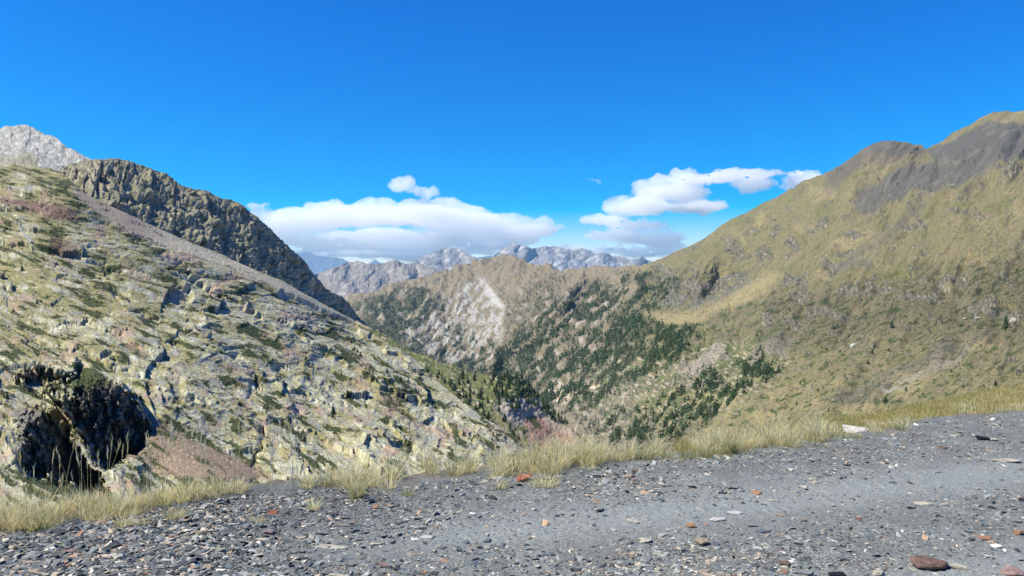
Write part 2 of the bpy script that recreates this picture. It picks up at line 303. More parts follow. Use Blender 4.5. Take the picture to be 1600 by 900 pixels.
def mr_col(px, py, D, N, d):
    n1 = fbm(px / 60, py / 40, 4, 111); a, b = rot(px, py, -35, 30, 7); n2 = fbm(a, b, 5, 112); n3 = fbm(px / 4, py / 3, 4, 113)
    a, b = rot(px, py, -28, 60, 14); n4 = fbm(a, b, 4, 114)
    C = np.broadcast_to(np.array((.172, .150, .070)), px.shape + (3,)).copy()           # dry alpine grass
    C = mix(C, (.235, .195, .092), ss(.05, .4, n1)); C = mix(C, (.14, .135, .05), ss(.05, .4, n4)); ga, gb = rot(px, py, -42, 44, 5.5); C = mix(C, (.125, .10, .055), ss(.05, .4, fbm(ga, gb, 4, 125)) * .55)
    C = mix(C, (.21, .15, .10), ss(.1, .45, n2) * .7)
    C = mix(C, (.105, .085, .045), ss(.05, .35, n3) * .5); C = mix(C, (.07, .07, .03), ss(.28, .42, fbm(px / 2.6, py / 1.9, 3, 126)) * .7)
    bench_z = polymask(px, py, [(1008, 489), (1060, 487), (1100, 480), (1140, 460), (1200, 425), (1225, 425), (1190, 455), (1140, 482), (1090, 503), (1060, 514), (1035, 508)], 7)
    low = ss(560, 640, py) * ss(1050, 1150, px); C = mix(C, (.30, .245, .115), low * .55 * ss(-.3, .3, n1 + .1))
    # dwarf shrubs in streaks across the lower slopes
    a, b = rot(px, py, -27, 22, 5); sh = fbm(a, b, 4, 115) + .3 * fbm(px / 5, py / 3, 2, 116)
    shz = ss(400, 480, py) * ss(1000, 1040, px); C = mix(C, (.06, .075, .022), ss(.22, .32, sh + .08 * shz) * shz * .95)
    shz2 = polymask(px, py, [(1180, 470), (1300, 450), (1600, 400), (1700, 430), (1700, 560), (1540, 520), (1350, 520), (1200, 560)], 25)
    C = mix(C, (.085, .075, .035), ss(.0, .3, sh + .3 * n3) * shz2 * .8); C = mix(C, (.10, .088, .046), shz2 * .55); C = mix(C, (.045, .055, .02), shz2 * ss(.12, .2, sh + .35 * n3) * .9); zb = polymask(px + 14 * n2, py + 14 * n2, [(1080, 560), (1180, 500), (1240, 520), (1200, 560), (1100, 620), (1000, 650), (1010, 610)], 14); C = mix(C, (.085, .09, .035), zb * ss(-.2, .25, n4 + .5 * n3) * .7)
    # the middle mountain: brown turf above, stony ribs below
    mid = ss(1030, 960, px) ; C = mix(C, mix(np.broadcast_to(np.array((.185, .148, .095)), C.shape), (.25, .205, .14), ss(0, .4, n3)), mid * .9)
    a, b = rot(px, py, -60, 18, 6); st = fbm(a, b, 4, 118)
    C = mix(C, (.36, .31, .245), ss(.1, .35, st) * mid * ss(430, 480, py) * .9)
    oc = outcrop(px, py); rk = np.broadcast_to(np.array((.12, .108, .075)), C.shape); rk = mix(rk, (.27, .245, .175), ss(.05, .4, n3)); rk = mix(rk, (.06, .055, .045), ss(.1, .35, fbm(px / 3.4, py / 3, 3, 119)) * .8)
    C = mix(C, rk, np.clip(oc, 0, 1) * .95)
    hf = polymask(px, py, [(930, 560), (1120, 530), (1240, 560), (1160, 640), (920, 690), (890, 640)], 15)
    C = mix(C, (.42, .36, .25), hf * ss(.05, .3, fbm(px / 8, py / 4, 4, 120)) * .75); C = mix(C, (.09, .12, .04), hf * ss(.02, .25, fbm(px / 14, py / 4, 4, 121)) * .8)
    lime = polymask(px + 9 * n3, py + 9 * n2, [(750, 432), (790, 478), (792, 505), (770, 560), (735, 575), (640, 552), (622, 520), (660, 490), (700, 470)], 7)
    lm = mix(np.broadcast_to(np.array((.345, .325, .285)), C.shape), (.17, .155, .125), ss(.0, .4, n3) * .85); C = mix(C, lm, lime * ss(-.12, .12, st + .3 * fbm(px / 20, py / 20, 3, 127)) * .92)
    C = mix(C, (.42, .40, .35), polymask(px + 2 * n3, py, [(748, 434), (756, 437), (788, 478), (780, 484), (760, 462)], 3) * .8)
    tp = polymask(px + 8 * n2, py + 8 * n3, [(1290, 268), (1345, 236), (1385, 220), (1450, 236), (1420, 250), (1350, 262), (1300, 290)], 8); C = mix(C, (.125, .098, .075), tp * .75); C = mix(C, (.27, .265, .24), polymask(px, py, [(1377, 609), (1400, 607), (1412, 607), (1400, 610), (1384, 612)], 1.5))
    sc = scree_zones(px, py); C = mix(C, mix(np.broadcast_to(np.array((.085, .08, .070)), C.shape), (.12, .113, .096), ss(0, .4, n2)), sc * .92)
    pk = polymask(px + 4 * n3, py + 4 * n3, [(1440, 590), (1380, 612), (1400, 600), (1520, 540), (1500, 565)], 4) * .6 + polymask(px + 6 * n3, py + 6 * n3, [(1120, 540), (1060, 585), (1075, 590), (1140, 560), (1130, 540)], 3) * .9
    C = mix(C, (.26, .215, .175), np.clip(pk, 0, 1) * ss(-.4, .1, n3))
    vi = polymask(px + 6 * n3, py + 6 * n3, [(1240, 525), (1180, 545), (1130, 600), (1115, 610), (1160, 570), (1230, 550)], 5) * .7
    C = mix(C, (.19, .155, .13), vi * ss(-.3, .1, n3))
    fan = polymask(px + 3 * n3, py + 3 * n3, [(856, 612), (872, 606), (885, 612), (930, 592), (960, 575), (930, 603), (895, 622), (868, 634), (862, 625)], 3)
    C = mix(C, (.55, .43, .30), fan)
    C = mix(C, mix(np.broadcast_to(np.array((.29, .235, .11)), C.shape), (.19, .16, .07), ss(-.05, .35, n3 + .5 * n2)), bench_z * .85)
    ff = forest_field(px, py); C = mix(C, (.05, .055, .028), ff * .8)
    return C
MR = layer('mountain_valley_side', 440, 1860, 1.35, mr_top, mr_bot, 400, mr_depth, mr_disp, mr_col, M_right, back=.15)

# ------------------------------------------------------------------ the crag at the upper left
cr_top = pl([(70, 300), (90, 268), (108, 257), (130, 251), (150, 249), (185, 247), (215, 255), (235, 263), (262, 272), (285, 290), (305, 296), (322, 297), (345, 310), (362, 312), (385, 325), (400, 337), (420, 355), (440, 375), (460, 393), (480, 412), (492, 430), (505, 447), (520, 458), (535, 464), (548, 478), (565, 500), (590, 530)])
cr_bot = pl([(70, 330), (130, 335), (200, 370), (300, 415), (400, 455), (470, 490), (560, 530), (590, 560)])
cr_d = rbf([(70, 300, 600), (130, 335, 530), (200, 370, 560), (300, 415, 600), (400, 455, 650), (470, 490, 700), (560, 530, 780), (90, 268, 620), (185, 247, 670), (300, 295, 700), (400, 337, 740), (480, 412, 790), (565, 500, 860), (240, 320, 640), (350, 370, 680)])
def cr_disp(px, py, D):
    f1, f2, r, ta, tb, bx, by = worley(px / 34, py / 85, 130)
    col_ = (r - .5) + 1.6 * (bx) * (.4 + r) - .5 * np.exp(-((f2 - f1) / .1) ** 2)
    h, _ = blocks(px / 13, py / 26, 131, 1.3); h2, _ = blocks(px / 6, py / 9, 132, 1.2)
    fade = ss(0, 14, py - cr_top(px))
    a, b = rot(px, py, 35, 26, 9); h3, _ = blocks(a, b, 135, 1.3)
    return (3.2 * col_ + 6 * fbm(px / 50, py / 60, 4, 133)) * (.15 + .85 * fade) + (2.8 * h + 4.6 * h3) * (.15 + .85 * fade) * (.25 + 1.3 * ss(-.3, .3, fbm(px / 38, py / 38, 3, 136))) + 2.2 * h2 * (.4 + .6 * fade) + fbm(px / 3, py / 3, 2, 134) * 1.2
def cr_col(px, py, D, N, d):
    n = fbm(px / 14, py / 18, 4, 141); n3 = fbm(px / 4, py / 4, 4, 142)
    C = np.broadcast_to(np.array((.36, .31, .215)), px.shape + (3,)).copy()
    C = mix(C, (.50, .45, .33), ss(-.05, .4, n3)); C = mix(C, (.27, .26, .225), ss(.05, .35, n) * .8)
    C = mix(C, (.33, .22, .13), ss(.2, .4, fbm(px / 18, py / 12, 4, 143)) * .7)
    g = ss(.45, .8, N[..., 2] + .25 * n + .1) ; C = mix(C, (.10, .105, .035), g * .55)
    C = mix(C, (.07, .078, .028), ss(.15, .3, fbm(px / 12, py / 6, 5, 144)) * .8); C = mix(C, (.12, .11, .09), ss(.1, .4, fbm(px / 7, py / 20, 4, 145)) * .7)
    return C
M_crag = mat('crag_rock', attr='Col', var=.3, scale=.5, bump=.6, bdist=.8)
CR = layer('rocky_crag', 70, 590, .95, cr_top, cr_bot, 190, cr_d, cr_disp, cr_col, M_crag, back=.12)

# ------------------------------------------------------------------ wooded hillock at the end of the left side
hb_top = pl([(500, 492), (540, 494), (560, 503), (600, 522), (640, 546), (690, 566), (745, 583), (770, 586), (800, 589), (818, 596), (830, 606), (840, 622), (855, 640), (875, 654), (893, 668), (920, 690), (960, 730)])
hb_bot = pl([(500, 640), (700, 760), (960, 790)])
hb_d = rbf([(500, 492, 860), (560, 503, 820), (640, 546, 760), (690, 566, 720), (745, 583, 690), (800, 589, 690), (830, 606, 720), (893, 668, 630), (960, 730, 560), (600, 600, 560), (500, 640, 450), (700, 640, 520), (780, 660, 520), (830, 660, 580), (870, 690, 575), (800, 740, 400), (700, 760, 300), (960, 790, 420), (800, 620, 610), (760, 620, 590)])
def hb_disp(px, py, D):
    knob = polymask(px, py, [(765, 590), (815, 592), (835, 615), (845, 645), (800, 650), (765, 635)], 12)
    h, _ = blocks(px / 12, py / 14, 151, 1.2); h2, _ = blocks(px / 5, py / 5, 152, 1.1)
    return fbm(px / 40, py / 30, 4, 150) * 4 + knob * (5 + 3.5 * h + 1.5 * h2) + .7 * h2 + fbm(px / 5, py / 5, 3, 153) * .8
def hb_col(px, py, D, N, d):
    n3 = fbm(px / 5, py / 4, 4, 161); a, b = rot(px, py, 35, 26, 6); n2 = fbm(a, b, 4, 162)
    C = np.broadcast_to(np.array((.115, .125, .038)), px.shape + (3,)).copy()
    C = mix(C, (.06, .075, .022), ss(.05, .3, n2)); C = mix(C, (.44, .36, .25), ss(.22, .34, fbm(a, b * .9, 4, 163)) * .9)
    C = mix(C, (.36, .32, .22), ss(.15, .35, n3) * .5)
    rockf = polymask(px + 4 * n3, py + 4 * n3, [(790, 625), (840, 625), (870, 655), (850, 665), (800, 665), (770, 640)], 5); C = mix(C, mix(np.broadcast_to(np.array((.30, .26, .2)), C.shape), (.45, .4, .3), ss(0, .3, n3)), rockf * .9)
    gr = polymask(px + 3 * n3, py, [(770, 640), (800, 665), (822, 690), (850, 760), (760, 760), (790, 700)], 5); C = mix(C, (.27, .24, .1), gr * .9)
    red = polymask(px + 2 * n3, py + 2 * n3, [(818, 655), (850, 650), (875, 662), (897, 678), (905, 720), (840, 730), (825, 695)], 3); C = mix(C, mix(np.broadcast_to(np.array((.34, .195, .12)), C.shape), (.43, .28, .19), ss(0, .35, n3)), red)
    C = mix(C, (.42, .33, .23), polymask(px, py, [(848, 646), (893, 668), (910, 690), (895, 684), (850, 660)], 3) * .8)
    C = mix(C, (.07, .085, .025), polymask(px + 3 * n3, py + 2 * n3, [(820, 653), (835, 650), (848, 670), (838, 671)], 2))
    return C
HB = layer('wooded_hillock', 500, 960, 1.1, hb_top, hb_bot, 190, hb_d, hb_disp, hb_col, M_left, back=.12)

# ------------------------------------------------------------------ the left hillside, its scree, ledges and the cliff hollow
lh_top = pl([(-320, 262), (-100, 258), (0, 255), (40, 258), (80, 262), (100, 270), (118, 288), (135, 303), (165, 318), (200, 334), (250, 358), (300, 380), (350, 400), (400, 422), (440, 438), (470, 455), (500, 470), (530, 485), (560, 503), (600, 530), (640, 558), (680, 592), (720, 625), (750, 648), (785, 668), (805, 685), (820, 702), (826, 722), (832, 790)])
lh_bot = pl([(-320, 840), (0, 830), (200, 800), (500, 790), (832, 800)])
lh_d0 = rbf([(-320, 262, 560), (0, 255, 560), (118, 288, 560), (200, 334, 570), (300, 380, 610), (400, 422, 660), (500, 470, 740), (560, 503, 790), (640, 558, 640), (720, 625, 500), (785, 668, 420), (826, 722, 330), (832, 790, 260),
             (-320, 450, 330), (0, 400, 400), (150, 430, 410), (300, 470, 440), (450, 520, 480), (600, 590, 450), (-320, 600, 190), (0, 540, 250), (150, 560, 250), (300, 560, 290), (450, 620, 300), (600, 660, 300), (750, 710, 270),
             (-320, 700, 110), (0, 620, 175), (0, 720, 125), (100, 755, 115), (160, 720, 150), (250, 660, 185), (240, 740, 150), (350, 700, 190), (400, 745, 165), (500, 720, 210), (650, 740, 200), (0, 830, 70), (-320, 840, 60), (200, 800, 90), (500, 790, 120), (832, 800, 200), (350, 780, 115)])
def lh_depth(x, y):
    D = lh_d0(x, y)
    w = 17 * fbm(x / 26, y / 26, 6, 170, .62); wv = 17 * fbm(x / 20, y / 26, 6, 171, .62); x2 = x + w; y2 = y + wv
    rib = 58 + (y2 - 600) * .66
    # two hollows cut back into the slope, with a rib of rock between them
    s1 = ss(0, 1, (x2 - 26) / np.maximum(rib - 26, 8)) * (x2 < rib) + (x2 >= rib) * ss(13, 0, x2 - rib)
    m1 = ss(632, 652, y2 + .35 * (x2 - 60)) * ss(752, 738, y2 - .28 * (x2 - 60)) * ss(18, 40, x2)
    redge = pl([(560, 150), (590, 165), (605, 195), (620, 212), (645, 228), (665, 236), (700, 230), (760, 150)])(y2)
    q = (x2 - rib - 12) / np.maximum(redge - rib - 12, 10)
    s2 = np.clip(q, 0, 1) ** .8 * ss(1.06, .99, q)
    m2 = ss(588, 606, y2 + .12 * (x2 - 150)) * ss(750, 738, y2 + .55 * (x2 - 150) * (x2 > 150))
    for (cx, cy, rx, ry, dd, sl) in [(399, 700, 2.6, 27, 9, -.14), (464, 716, 3.0, 20, 9, .08), (434, 584, 6, 13, 12, .3), (183, 464, 5, 12, 12, .5), (122, 580, 4, 17, 14, 0), (615, 588, 12, 8, 14, .2), (388, 610, 5, 22, 10, -.1), (475, 690, 3, 12, 6, .1), (330, 560, 8, 5, 8, 0), (290, 480, 7, 5, 8, .2), (540, 620, 8, 5, 9, 0), (690, 690, 3, 9, 7, 0), (500, 560, 9, 5, 9, 0)]:
        u = (x + .4 * w - cx - sl * (y - cy)) / rx; D = D + dd * .6 * np.exp(-np.maximum(-u * 1.4, u * .22) ** 2 * 1.2 - ((y - cy) / ry) ** 4)
    s3 = polymask(x2, y2, [(28, 592), (60, 578), (120, 590), (115, 620), (60, 612)], 5)
    bl = blocks(x / 15, y / 30, 172, 1.6)[0] + .6 * blocks(x / 7, y / 12, 173, 1.4)[0]
    t1 = np.clip((x2 - 26) / np.maximum(rib - 26, 8), 0, 1); k1 = m1 * ss(20, 34, x2) * ss(1, -3, x2 - rib)
    k2 = m2 * ss(9, 15, x2 - rib) * ss(1.04, .97, q)
    D = D * (1 - k1) + k1 * (139 + 30 * t1 + 2.2 * bl); D = D * (1 - k2) + k2 * (156 + 27 * np.clip(q, 0, 1) + 2.6 * bl) + 12 * s3
    return D
zone_scree = [(112, 290), (135, 303), (165, 318), (200, 334), (300, 380), (400, 422), (470, 455), (560, 503), (580, 514), (500, 481), (420, 443), (350, 416), (270, 390), (205, 365), (160, 338), (128, 314)]
zone_scree2 = [(228, 655), (262, 662), (300, 685), (350, 705), (400, 730), (425, 748), (330, 752), (250, 742), (205, 712), (200, 690), (225, 690)]
def lh_masks(px, py):
    n = fbm(px / 12, py / 12, 4, 180)
    s1 = polymask(px + 4 * n, py + 4 * n, zone_scree, 3); s2 = polymask(px + 8 * n, py + 8 * n, zone_scree2, 4)
    return s1, s2, n
_wy = np.arange(150, 1000.); _wk = np.cumsum(1 / np.interp(_wy, [250, 450, 620, 760], [.5, .8, 1.25, 1.7]))
def lh_warp(py): return np.interp(py, _wy, _wk) * 1.1
def lh_shrub(px, py):
    py0 = py; py = lh_warp(py); px0 = px; k = 1.0
    wxs = 10 * fbm(px / 40, py / 25, 3, 192); a, b = rot(px + wxs, py + wxs * .6, 24, 40, 9.0); v = fbm(a, b, 5, 190, .6) * 1.15 + .26 * fbm(px0 / 130, py0 / 70, 3, 193) - .005 + .5 * fbm(px / 60, py / 60, 3, 191)
    py = py0
    v = v + polymask(px, py, [(180, 640), (330, 690), (420, 750), (260, 770), (170, 740)], 20) * .12
    v = v + polymask(px, py, [(110, 590), (150, 570), (175, 600), (160, 660), (120, 650)], 8) * .45 + polymask(px, py, [(20, 745), (60, 748), (170, 770), (180, 785), (80, 775)], 4) * .7
    v = v + polymask(px, py, [(255, 648), (300, 665), (360, 690), (425, 730), (460, 752), (430, 750), (350, 708), (290, 680)], 3) * .3
    v = v + polymask(px, py, [(150, 695), (190, 690), (240, 735), (300, 770), (200, 770), (150, 720)], 6) * .25
    return v
def lh_disp(px, py, D):
    s1, s2, n = lh_masks(px, py); k = np.interp(py, [250, 450, 620, 760], [.55, .85, 1.3, 1.8])
    py0 = py; ksc = k; k = 1.0; py = lh_warp(py)
    wx = 9 * fbm(px / 30, py / 18, 3, 207); wy = 6 * fbm(px / 30, py / 18, 3, 208)
    a, b = rot(px + wx, py + wy, 22, 84, 25); h, _ = blocks(a / k, b / k, 200, 1.5, .4, .1)
    a, b = rot(px + wx, py + wy, 28, 36, 11); h2, _ = blocks(a / k, b / k, 201, 1.5, .4, .12)
    a, b = rot(px, py, 14, 13, 4.6); h3, _ = blocks(a / k, b / k, 202, 1.0, .3, .12)
    a, b = rot(px, py, 26, 210, 46); big = fbm(a, b, 5, 203) * 1.3
    py = py0; k = ksc; sh = ss(.2, .3, lh_shrub(px, py)); rock = 1 - .75 * sh
    sc = np.clip(s1 + s2, 0, 1)
    rg = ss(-.25, .25, fbm(px / 90, py / 50, 3, 209)); rock = rock * (.45 + .75 * rg); k = np.minimum(k, 1.35); a, b = rot(px + 2 * wx, lh_warp(py) + 2 * wy, 24, 190, 52); h0, _ = blocks(a, b, 218, 1.5, .3, .08); d = 7.5 * h0 * np.interp(py0, [260, 420, 600], [.4, .8, 1.1]) + k * (2.7 * h + 1.3 * h2) * rock + k * .6 * h3 * (.35 + .65 * rock) + 8 * big + fbm(px / 4.5, py / 2.2, 3, 204) * .7
    d = d * (1 - sc) + sc * (1.2 * big + fbm(px / 2.6, py / 2.0, 2, 205) * .45 + ss(.25, .5, fbm(px / 4, py / 4, 2, 206)) * .6)
    hol = polymask(px, py, [(20, 600), (120, 585), (200, 590), (238, 650), (232, 700), (150, 755), (20, 745)], 8)
    return d * (.3 + .7 * ss(0, 34, py - lh_top(px))) * (1 - .7 * hol) 
def lh_col(px, py, D, N, d):
    s1, s2, n = lh_masks(px, py); n3 = fbm(px / 4.5, py / 3.6, 4, 211); n4 = fbm(px / 45, py / 30, 3, 212)
    a, b = rot(px, py, 27, 46, 12); n2 = fbm(a, b, 4, 213)
    C = np.broadcast_to(np.array((.395, .37, .225)), px.shape + (3,)).copy()             # lichened rock
    C = mix(C, (.53, .52, .38), ss(.0, .4, fbm(px / 16, py / 9, 5, 216) + .25 * n3)); C = mix(C, (.36, .28, .2), ss(.1, .35, n4) * .7); C = mix(C, (.25, .25, .215), ss(.08, .3, fbm(px / 22, py / 16, 4, 214)) * .75)
    C = mix(C, (.14, .135, .09), ss(.2, .42, fbm(px / 3, py / 2.6, 3, 215)) * .7)
    v = lh_shrub(px, py); N2 = N[..., 2]
    gr = ss(-.17, .03, v + .3 * fbm(px / 75, py / 28, 3, 217) + .12 * n3 + .3 * (N2 - .6) - .2 * fbm(px / 90, py / 50, 3, 209) + .1 * ss(420, 330, py)); C = mix(C, mix(np.broadcast_to(np.array((.235, .20, .070)), C.shape), (.135, .13, .036), ss(-.1, .3, n2)), gr * .82)
    wx = 9 * fbm(px / 30, py / 18, 3, 207); ca, cb_ = rot(px + wx, lh_warp(py) + .6 * wx, 26, 30, 9); f1, f2 = worley(ca, cb_, 220)[:2]; ca2, cb2 = rot(px + wx, lh_warp(py), 60, 15, 7); g1, g2 = worley(ca2, cb2, 221)[:2]
    C = mix(C, (.085, .08, .045), np.clip(ss(.09, .02, f2 - f1) * .6 + ss(.08, .01, g2 - g1) * .35, 0, 1) * ss(-.1, .1, n3 + .05) * ss(280, 340, py))
    C = mix(C, (.048, .058, .016), ss(.18, .225, v + .07 * n3))
    red = polymask(px + 8 * n, py + 5 * n, [(0, 308), (50, 312), (110, 325), (130, 340), (90, 338), (40, 325), (0, 318)], 4) * .9 + polymask(px + 8 * n, py + 8 * n, [(75, 375), (110, 370), (120, 390), (90, 395)], 4) * .6
    C = mix(C, (.17, .10, .075), np.clip(red, 0, 1)); C = mix(C, (.40, .27, .19), ss(.3, .45, n4 + .5 * n3) * .6)
    tan = ss(265, 255, py - .12 * (px - 60)) * ss(130, 80, px); C = mix(C, (.30, .25, .12), tan * .8)
    scc = mix(np.broadcast_to(np.array((.43, .375, .255)), C.shape), (.56, .50, .37), ss(.0, .35, n3)); scc = mix(scc, (.28, .205, .15), ss(300, 190, px) * .7); C = mix(C, scc, s1)
    sc2 = mix(np.broadcast_to(np.array((.245, .17, .108)), C.shape), (.40, .32, .22), ss(.15, .4, n3)); C = mix(C, sc2, s2 * ss(.5, .25, v) * .95)
    # shade of the hollows painted into the rock colour, rib left paler
    hollow_shade = polymask(px + 5 * n, py + 5 * n, [(25, 640), (60, 640), (110, 690), (150, 745), (30, 735)], 5) + polymask(px + 5 * n, py + 5 * n, [(120, 610), (190, 600), (232, 650), (228, 690), (160, 745), (120, 690)], 5)
    hollow_shade = hollow_shade * (1 - np.exp(-((px - 60 - (py - 600) * .66) / 9) ** 2)); C = mix(C, mix(np.broadcast_to(np.array((.15, .14, .12)), C.shape), (.075, .073, .068), ss(-.1, .3, n3)), np.clip(hollow_shade, 0, 1) * .85)
    return C
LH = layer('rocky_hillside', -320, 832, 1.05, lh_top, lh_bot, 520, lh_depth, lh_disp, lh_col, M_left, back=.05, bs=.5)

#@@NEAR
# ------------------------------------------------------------------ ground far below, reaching the horizon
gs = 70000.0
tag(mesh_np('ground', [(-gs, -gs, -700), (gs, -gs, -700), (gs, gs, -700), (-gs, gs, -700)], [(0, 1, 2, 3)], mat('valley_soil', (.12, .11, .06), scale=.002), smooth=False), kind='structure')

# ------------------------------------------------------------------ the gravel road the picture was taken from
edge_py = pl([(-400, 870), (0, 832), (60, 832), (100, 812), (200, 808), (260, 792), (330, 780), (400, 772), (500, 764), (600, 764), (700, 748), (800, 742), (850, 740), (900, 732), (1000, 721), (1100, 712), (1200, 700), (1300, 688), (1400, 675), (1450, 655), (1600, 643), (1900, 625)])
def gz0(x, y): return -.011 * np.maximum(y - 6, 0) ** 2 + .012 * np.maximum(-x - 1, 0)
def gbump(x, y):
    z = .012 * fbm(x * 1.1, y * 1.1, 4, 301)
    u = y - 1.05 * x * .33                                   # wheel tracks run away to the right
    z = z - .018 * np.exp(-((u - 3.3 + .1 * fbm(x * .5, y * .5, 2, 5)) / .35) ** 2) - .012 * np.exp(-((u - 4.9) / .35) ** 2)
    return z
def ground_at(px, py):
    """point of the road that the ray through a given picture position meets; used once to lay the stones out"""
    D = CZ * F / np.maximum(np.asarray(py, float) - HY, 5)
    for _ in range(8):
        z = gz0((px - 800) / F * D, D) + gbump((px - 800) / F * D, D); D = (CZ - z) * F / (py - HY)
    x = (px - 800) / F * D
    return np.stack([x, D, gz0(x, D) + gbump(x, D)], -1), D
gc = np.arange(-420, 1960, 2.2)
ge = ground_at(gc, edge_py(gc))[1]
def road():
    rows = []; n1 = 420
    v = np.linspace(0, 1, n1)[:, None]
    inv = 1 / 2.6 + (1 / (ge + .22 + .05 * fbm(gc / 30, gc * 0, 3, 9)) - 1 / 2.6) * v       # even spacing in view
    D = 1 / inv; X = (gc - 800) / F * D
    fine = .006 * fbm(X * 22, D * 22, 3, 311) + .008 * ss(.1, .5, fbm(X * 9, D * 9, 2, 312))
    Z = gz0(X, D) + gbump(X, D) + fine
    s = np.linspace(0, 1, 26)[1:, None] ** 1.8 * 60; D2 = D[-1] + s; X2 = (gc - 800) / F * D[-1] + s * (gc - 800) / F * .6
    drop = np.where(s < .35, .25 * s * s / .35, .25 * .35 + (s - .35) * .75)
    Z2 = Z[-1] - drop + .05 * fbm(X2 * 3, D2 * 3, 3, 313)
    P = np.concatenate([np.stack([X, D, Z], -1), np.stack([X2, D2, Z2], -1)])
    x, y = P[..., 0], P[..., 1]; n = fbm(x * 3, y * 3, 4, 321); n2 = fbm(x * 30, y * 30, 4, 322)
    C = np.broadcast_to(np.array((.158, .163, .145)), x.shape + (3,)).copy()
    C = mix(C, (.21, .22, .198), ss(-.1, .4, n)); C = mix(C, (.075, .078, .082), ss(.05, .35, n2) * .7); C = mix(C, (.25, .24, .22), ss(.25, .5, fbm(x * 60, y * 60, 2, 323)) * .8)
    C = mix(C, (.16, .13, .1), ss(.1, .5, fbm(x * .8, y * .8, 3, 324)) * .4)
    u = y - .35 * x; C = mix(C, (.26, .275, .255), np.clip(np.exp(-((u - 4.9) / .5) ** 2) + np.exp(-((u - 3.2) / .4) ** 2), 0, 1) * .75)
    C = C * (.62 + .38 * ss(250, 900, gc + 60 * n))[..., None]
    k = np.arange(len(P))[:, None] >= n1; C = mix(C, (.16, .13, .08), np.clip(k * 1.0, 0, 1) * np.ones_like(x))
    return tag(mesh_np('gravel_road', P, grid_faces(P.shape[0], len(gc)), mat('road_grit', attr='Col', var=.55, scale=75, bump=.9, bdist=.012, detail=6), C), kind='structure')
road()
def road_rest():
    xs = np.linspace(-16, 34, 160); v = np.linspace(0, 1, 80)[:, None]; y1 = 3.3 + np.maximum(xs - 3.2, 0) * .85; Y = -14 + (y1 + 14) * v; X = np.broadcast_to(xs, Y.shape)
    Z = gz0(X, Y) + gbump(X, Y) - .02; n = fbm(X * 3, Y * 3, 4, 321); C = mix(np.broadcast_to(np.array((.150, .160, .145)), X.shape + (3,)), (.21, .22, .198), ss(-.1, .4, n))
    tag(mesh_np('road_surface', np.stack([X, Y, Z], -1), grid_faces(80, 160), bpy.data.materials['road_grit'], C), kind='structure')
road_rest()

# ------------------------------------------------------------------ grassy mound beside the road on the right
def verge():
    c = np.arange(1010, 1960, 2.0); n = 150
    top = pl([(1010, 716), (1080, 705), (1130, 692), (1200, 675), (1260, 664), (1300, 657), (1350, 651), (1400, 641), (1440, 633), (1500, 621), (1560, 607), (1600, 600), (1700, 588), (1960, 575)])(c)
    dt = np.interp(c, [1010, 1080, 1200, 1300, 1440, 1600, 1960], [7.6, 8.6, 12, 17, 27, 40, 50]); db = ground_at(c, edge_py(c))[1] - .25
    v = np.linspace(0, 1, n)[:, None]; D = db * (dt / db) ** v; G0 = np.stack([(c - 800) / F * db, db], 0); z0 = gz0(G0[0], G0[1]) + gbump(G0[0], G0[1]) - .03; pyb = HY + (CZ - z0) * F / db; py = pyb + (top - pyb) * v ** .9
    P = pos(np.broadcast_to(c, D.shape), py, D)
    x, y = P[..., 0], P[..., 1]; P[..., 2] += .04 * fbm(x * 1.2, y * 1.2, 4, 331) * ss(0, .1, v) + .02 * fbm(x * 6, y * 6, 3, 332)
    C = np.broadcast_to(np.array((.30, .245, .095)), x.shape + (3,)).copy()
    C = mix(C, (.20, .18, .06), ss(0, .4, fbm(x * 1.5, y * 1.5, 4, 333))); C = mix(C, (.2, .17, .15), ss(.1, .4, fbm(x * .7, y * .9, 4, 334)) * ss(1450, 1500, c) * .9)
    C = mix(C, (.14, .13, .13), ss(.1, .0, v + .1 * fbm(x * 3, y * 3, 3, 335)))
    back = np.linspace(0, 1, 12)[1:, None, None] ** 1.5 * 25; d = np.stack([(c - 800) / F, np.ones_like(c), 0 * c], -1)
    B = P[-1][None] + d[None] * back + np.array([0, 0, -.55]) * back
    o = mesh_np('grassy_bank', np.concatenate([P, B]), grid_faces(n + 11, len(c)), mat('bank_turf', attr='Col', var=.35, scale=9, bump=.6, bdist=.05), np.concatenate([C, np.broadcast_to(C[-1], B.shape)]))
    tag(o, kind='structure')
    def at(px_, v_):
        j = np.clip(np.searchsorted(c, px_), 0, len(c) - 1); i = np.clip(np.asarray(v_ * (n - 1)).astype(int), 0, n - 1); return P[i, j]
    return at
bank_at = verge()

# ------------------------------------------------------------------ stones
def hull_mesh(seed, npts=13, flat=.5, name='stone_shape', bev=.04):
    r = np.random.default_rng(seed); bm = bmesh.new()
    p = r.normal(size=(npts, 3)); p /= np.linalg.norm(p, axis=1)[:, None]; p *= r.uniform(.8, 1.05, (npts, 1)); p *= (1, r.uniform(.6, .95), flat)
    p[:, 2] = np.clip(p[:, 2], -flat * .55, flat * .6)
    for q in p: bm.verts.new(q)
    res = bmesh.ops.convex_hull(bm, input=bm.verts[:])
    bmesh.ops.delete(bm, geom=[g for g in res['geom_interior'] if isinstance(g, bmesh.types.BMVert)], context='VERTS')
    if bev:
        bmesh.ops.dissolve_limit(bm, angle_limit=.12, verts=bm.verts[:], edges=bm.edges[:])
        bmesh.ops.bevel(bm, geom=bm.edges[:], offset=bev, segments=1, affect='EDGES', profile=.6)
    bmesh.ops.triangulate(bm, faces=bm.faces[:]); bmesh.ops.recalc_face_normals(bm, faces=bm.faces[:])
    return bm
import bmesh
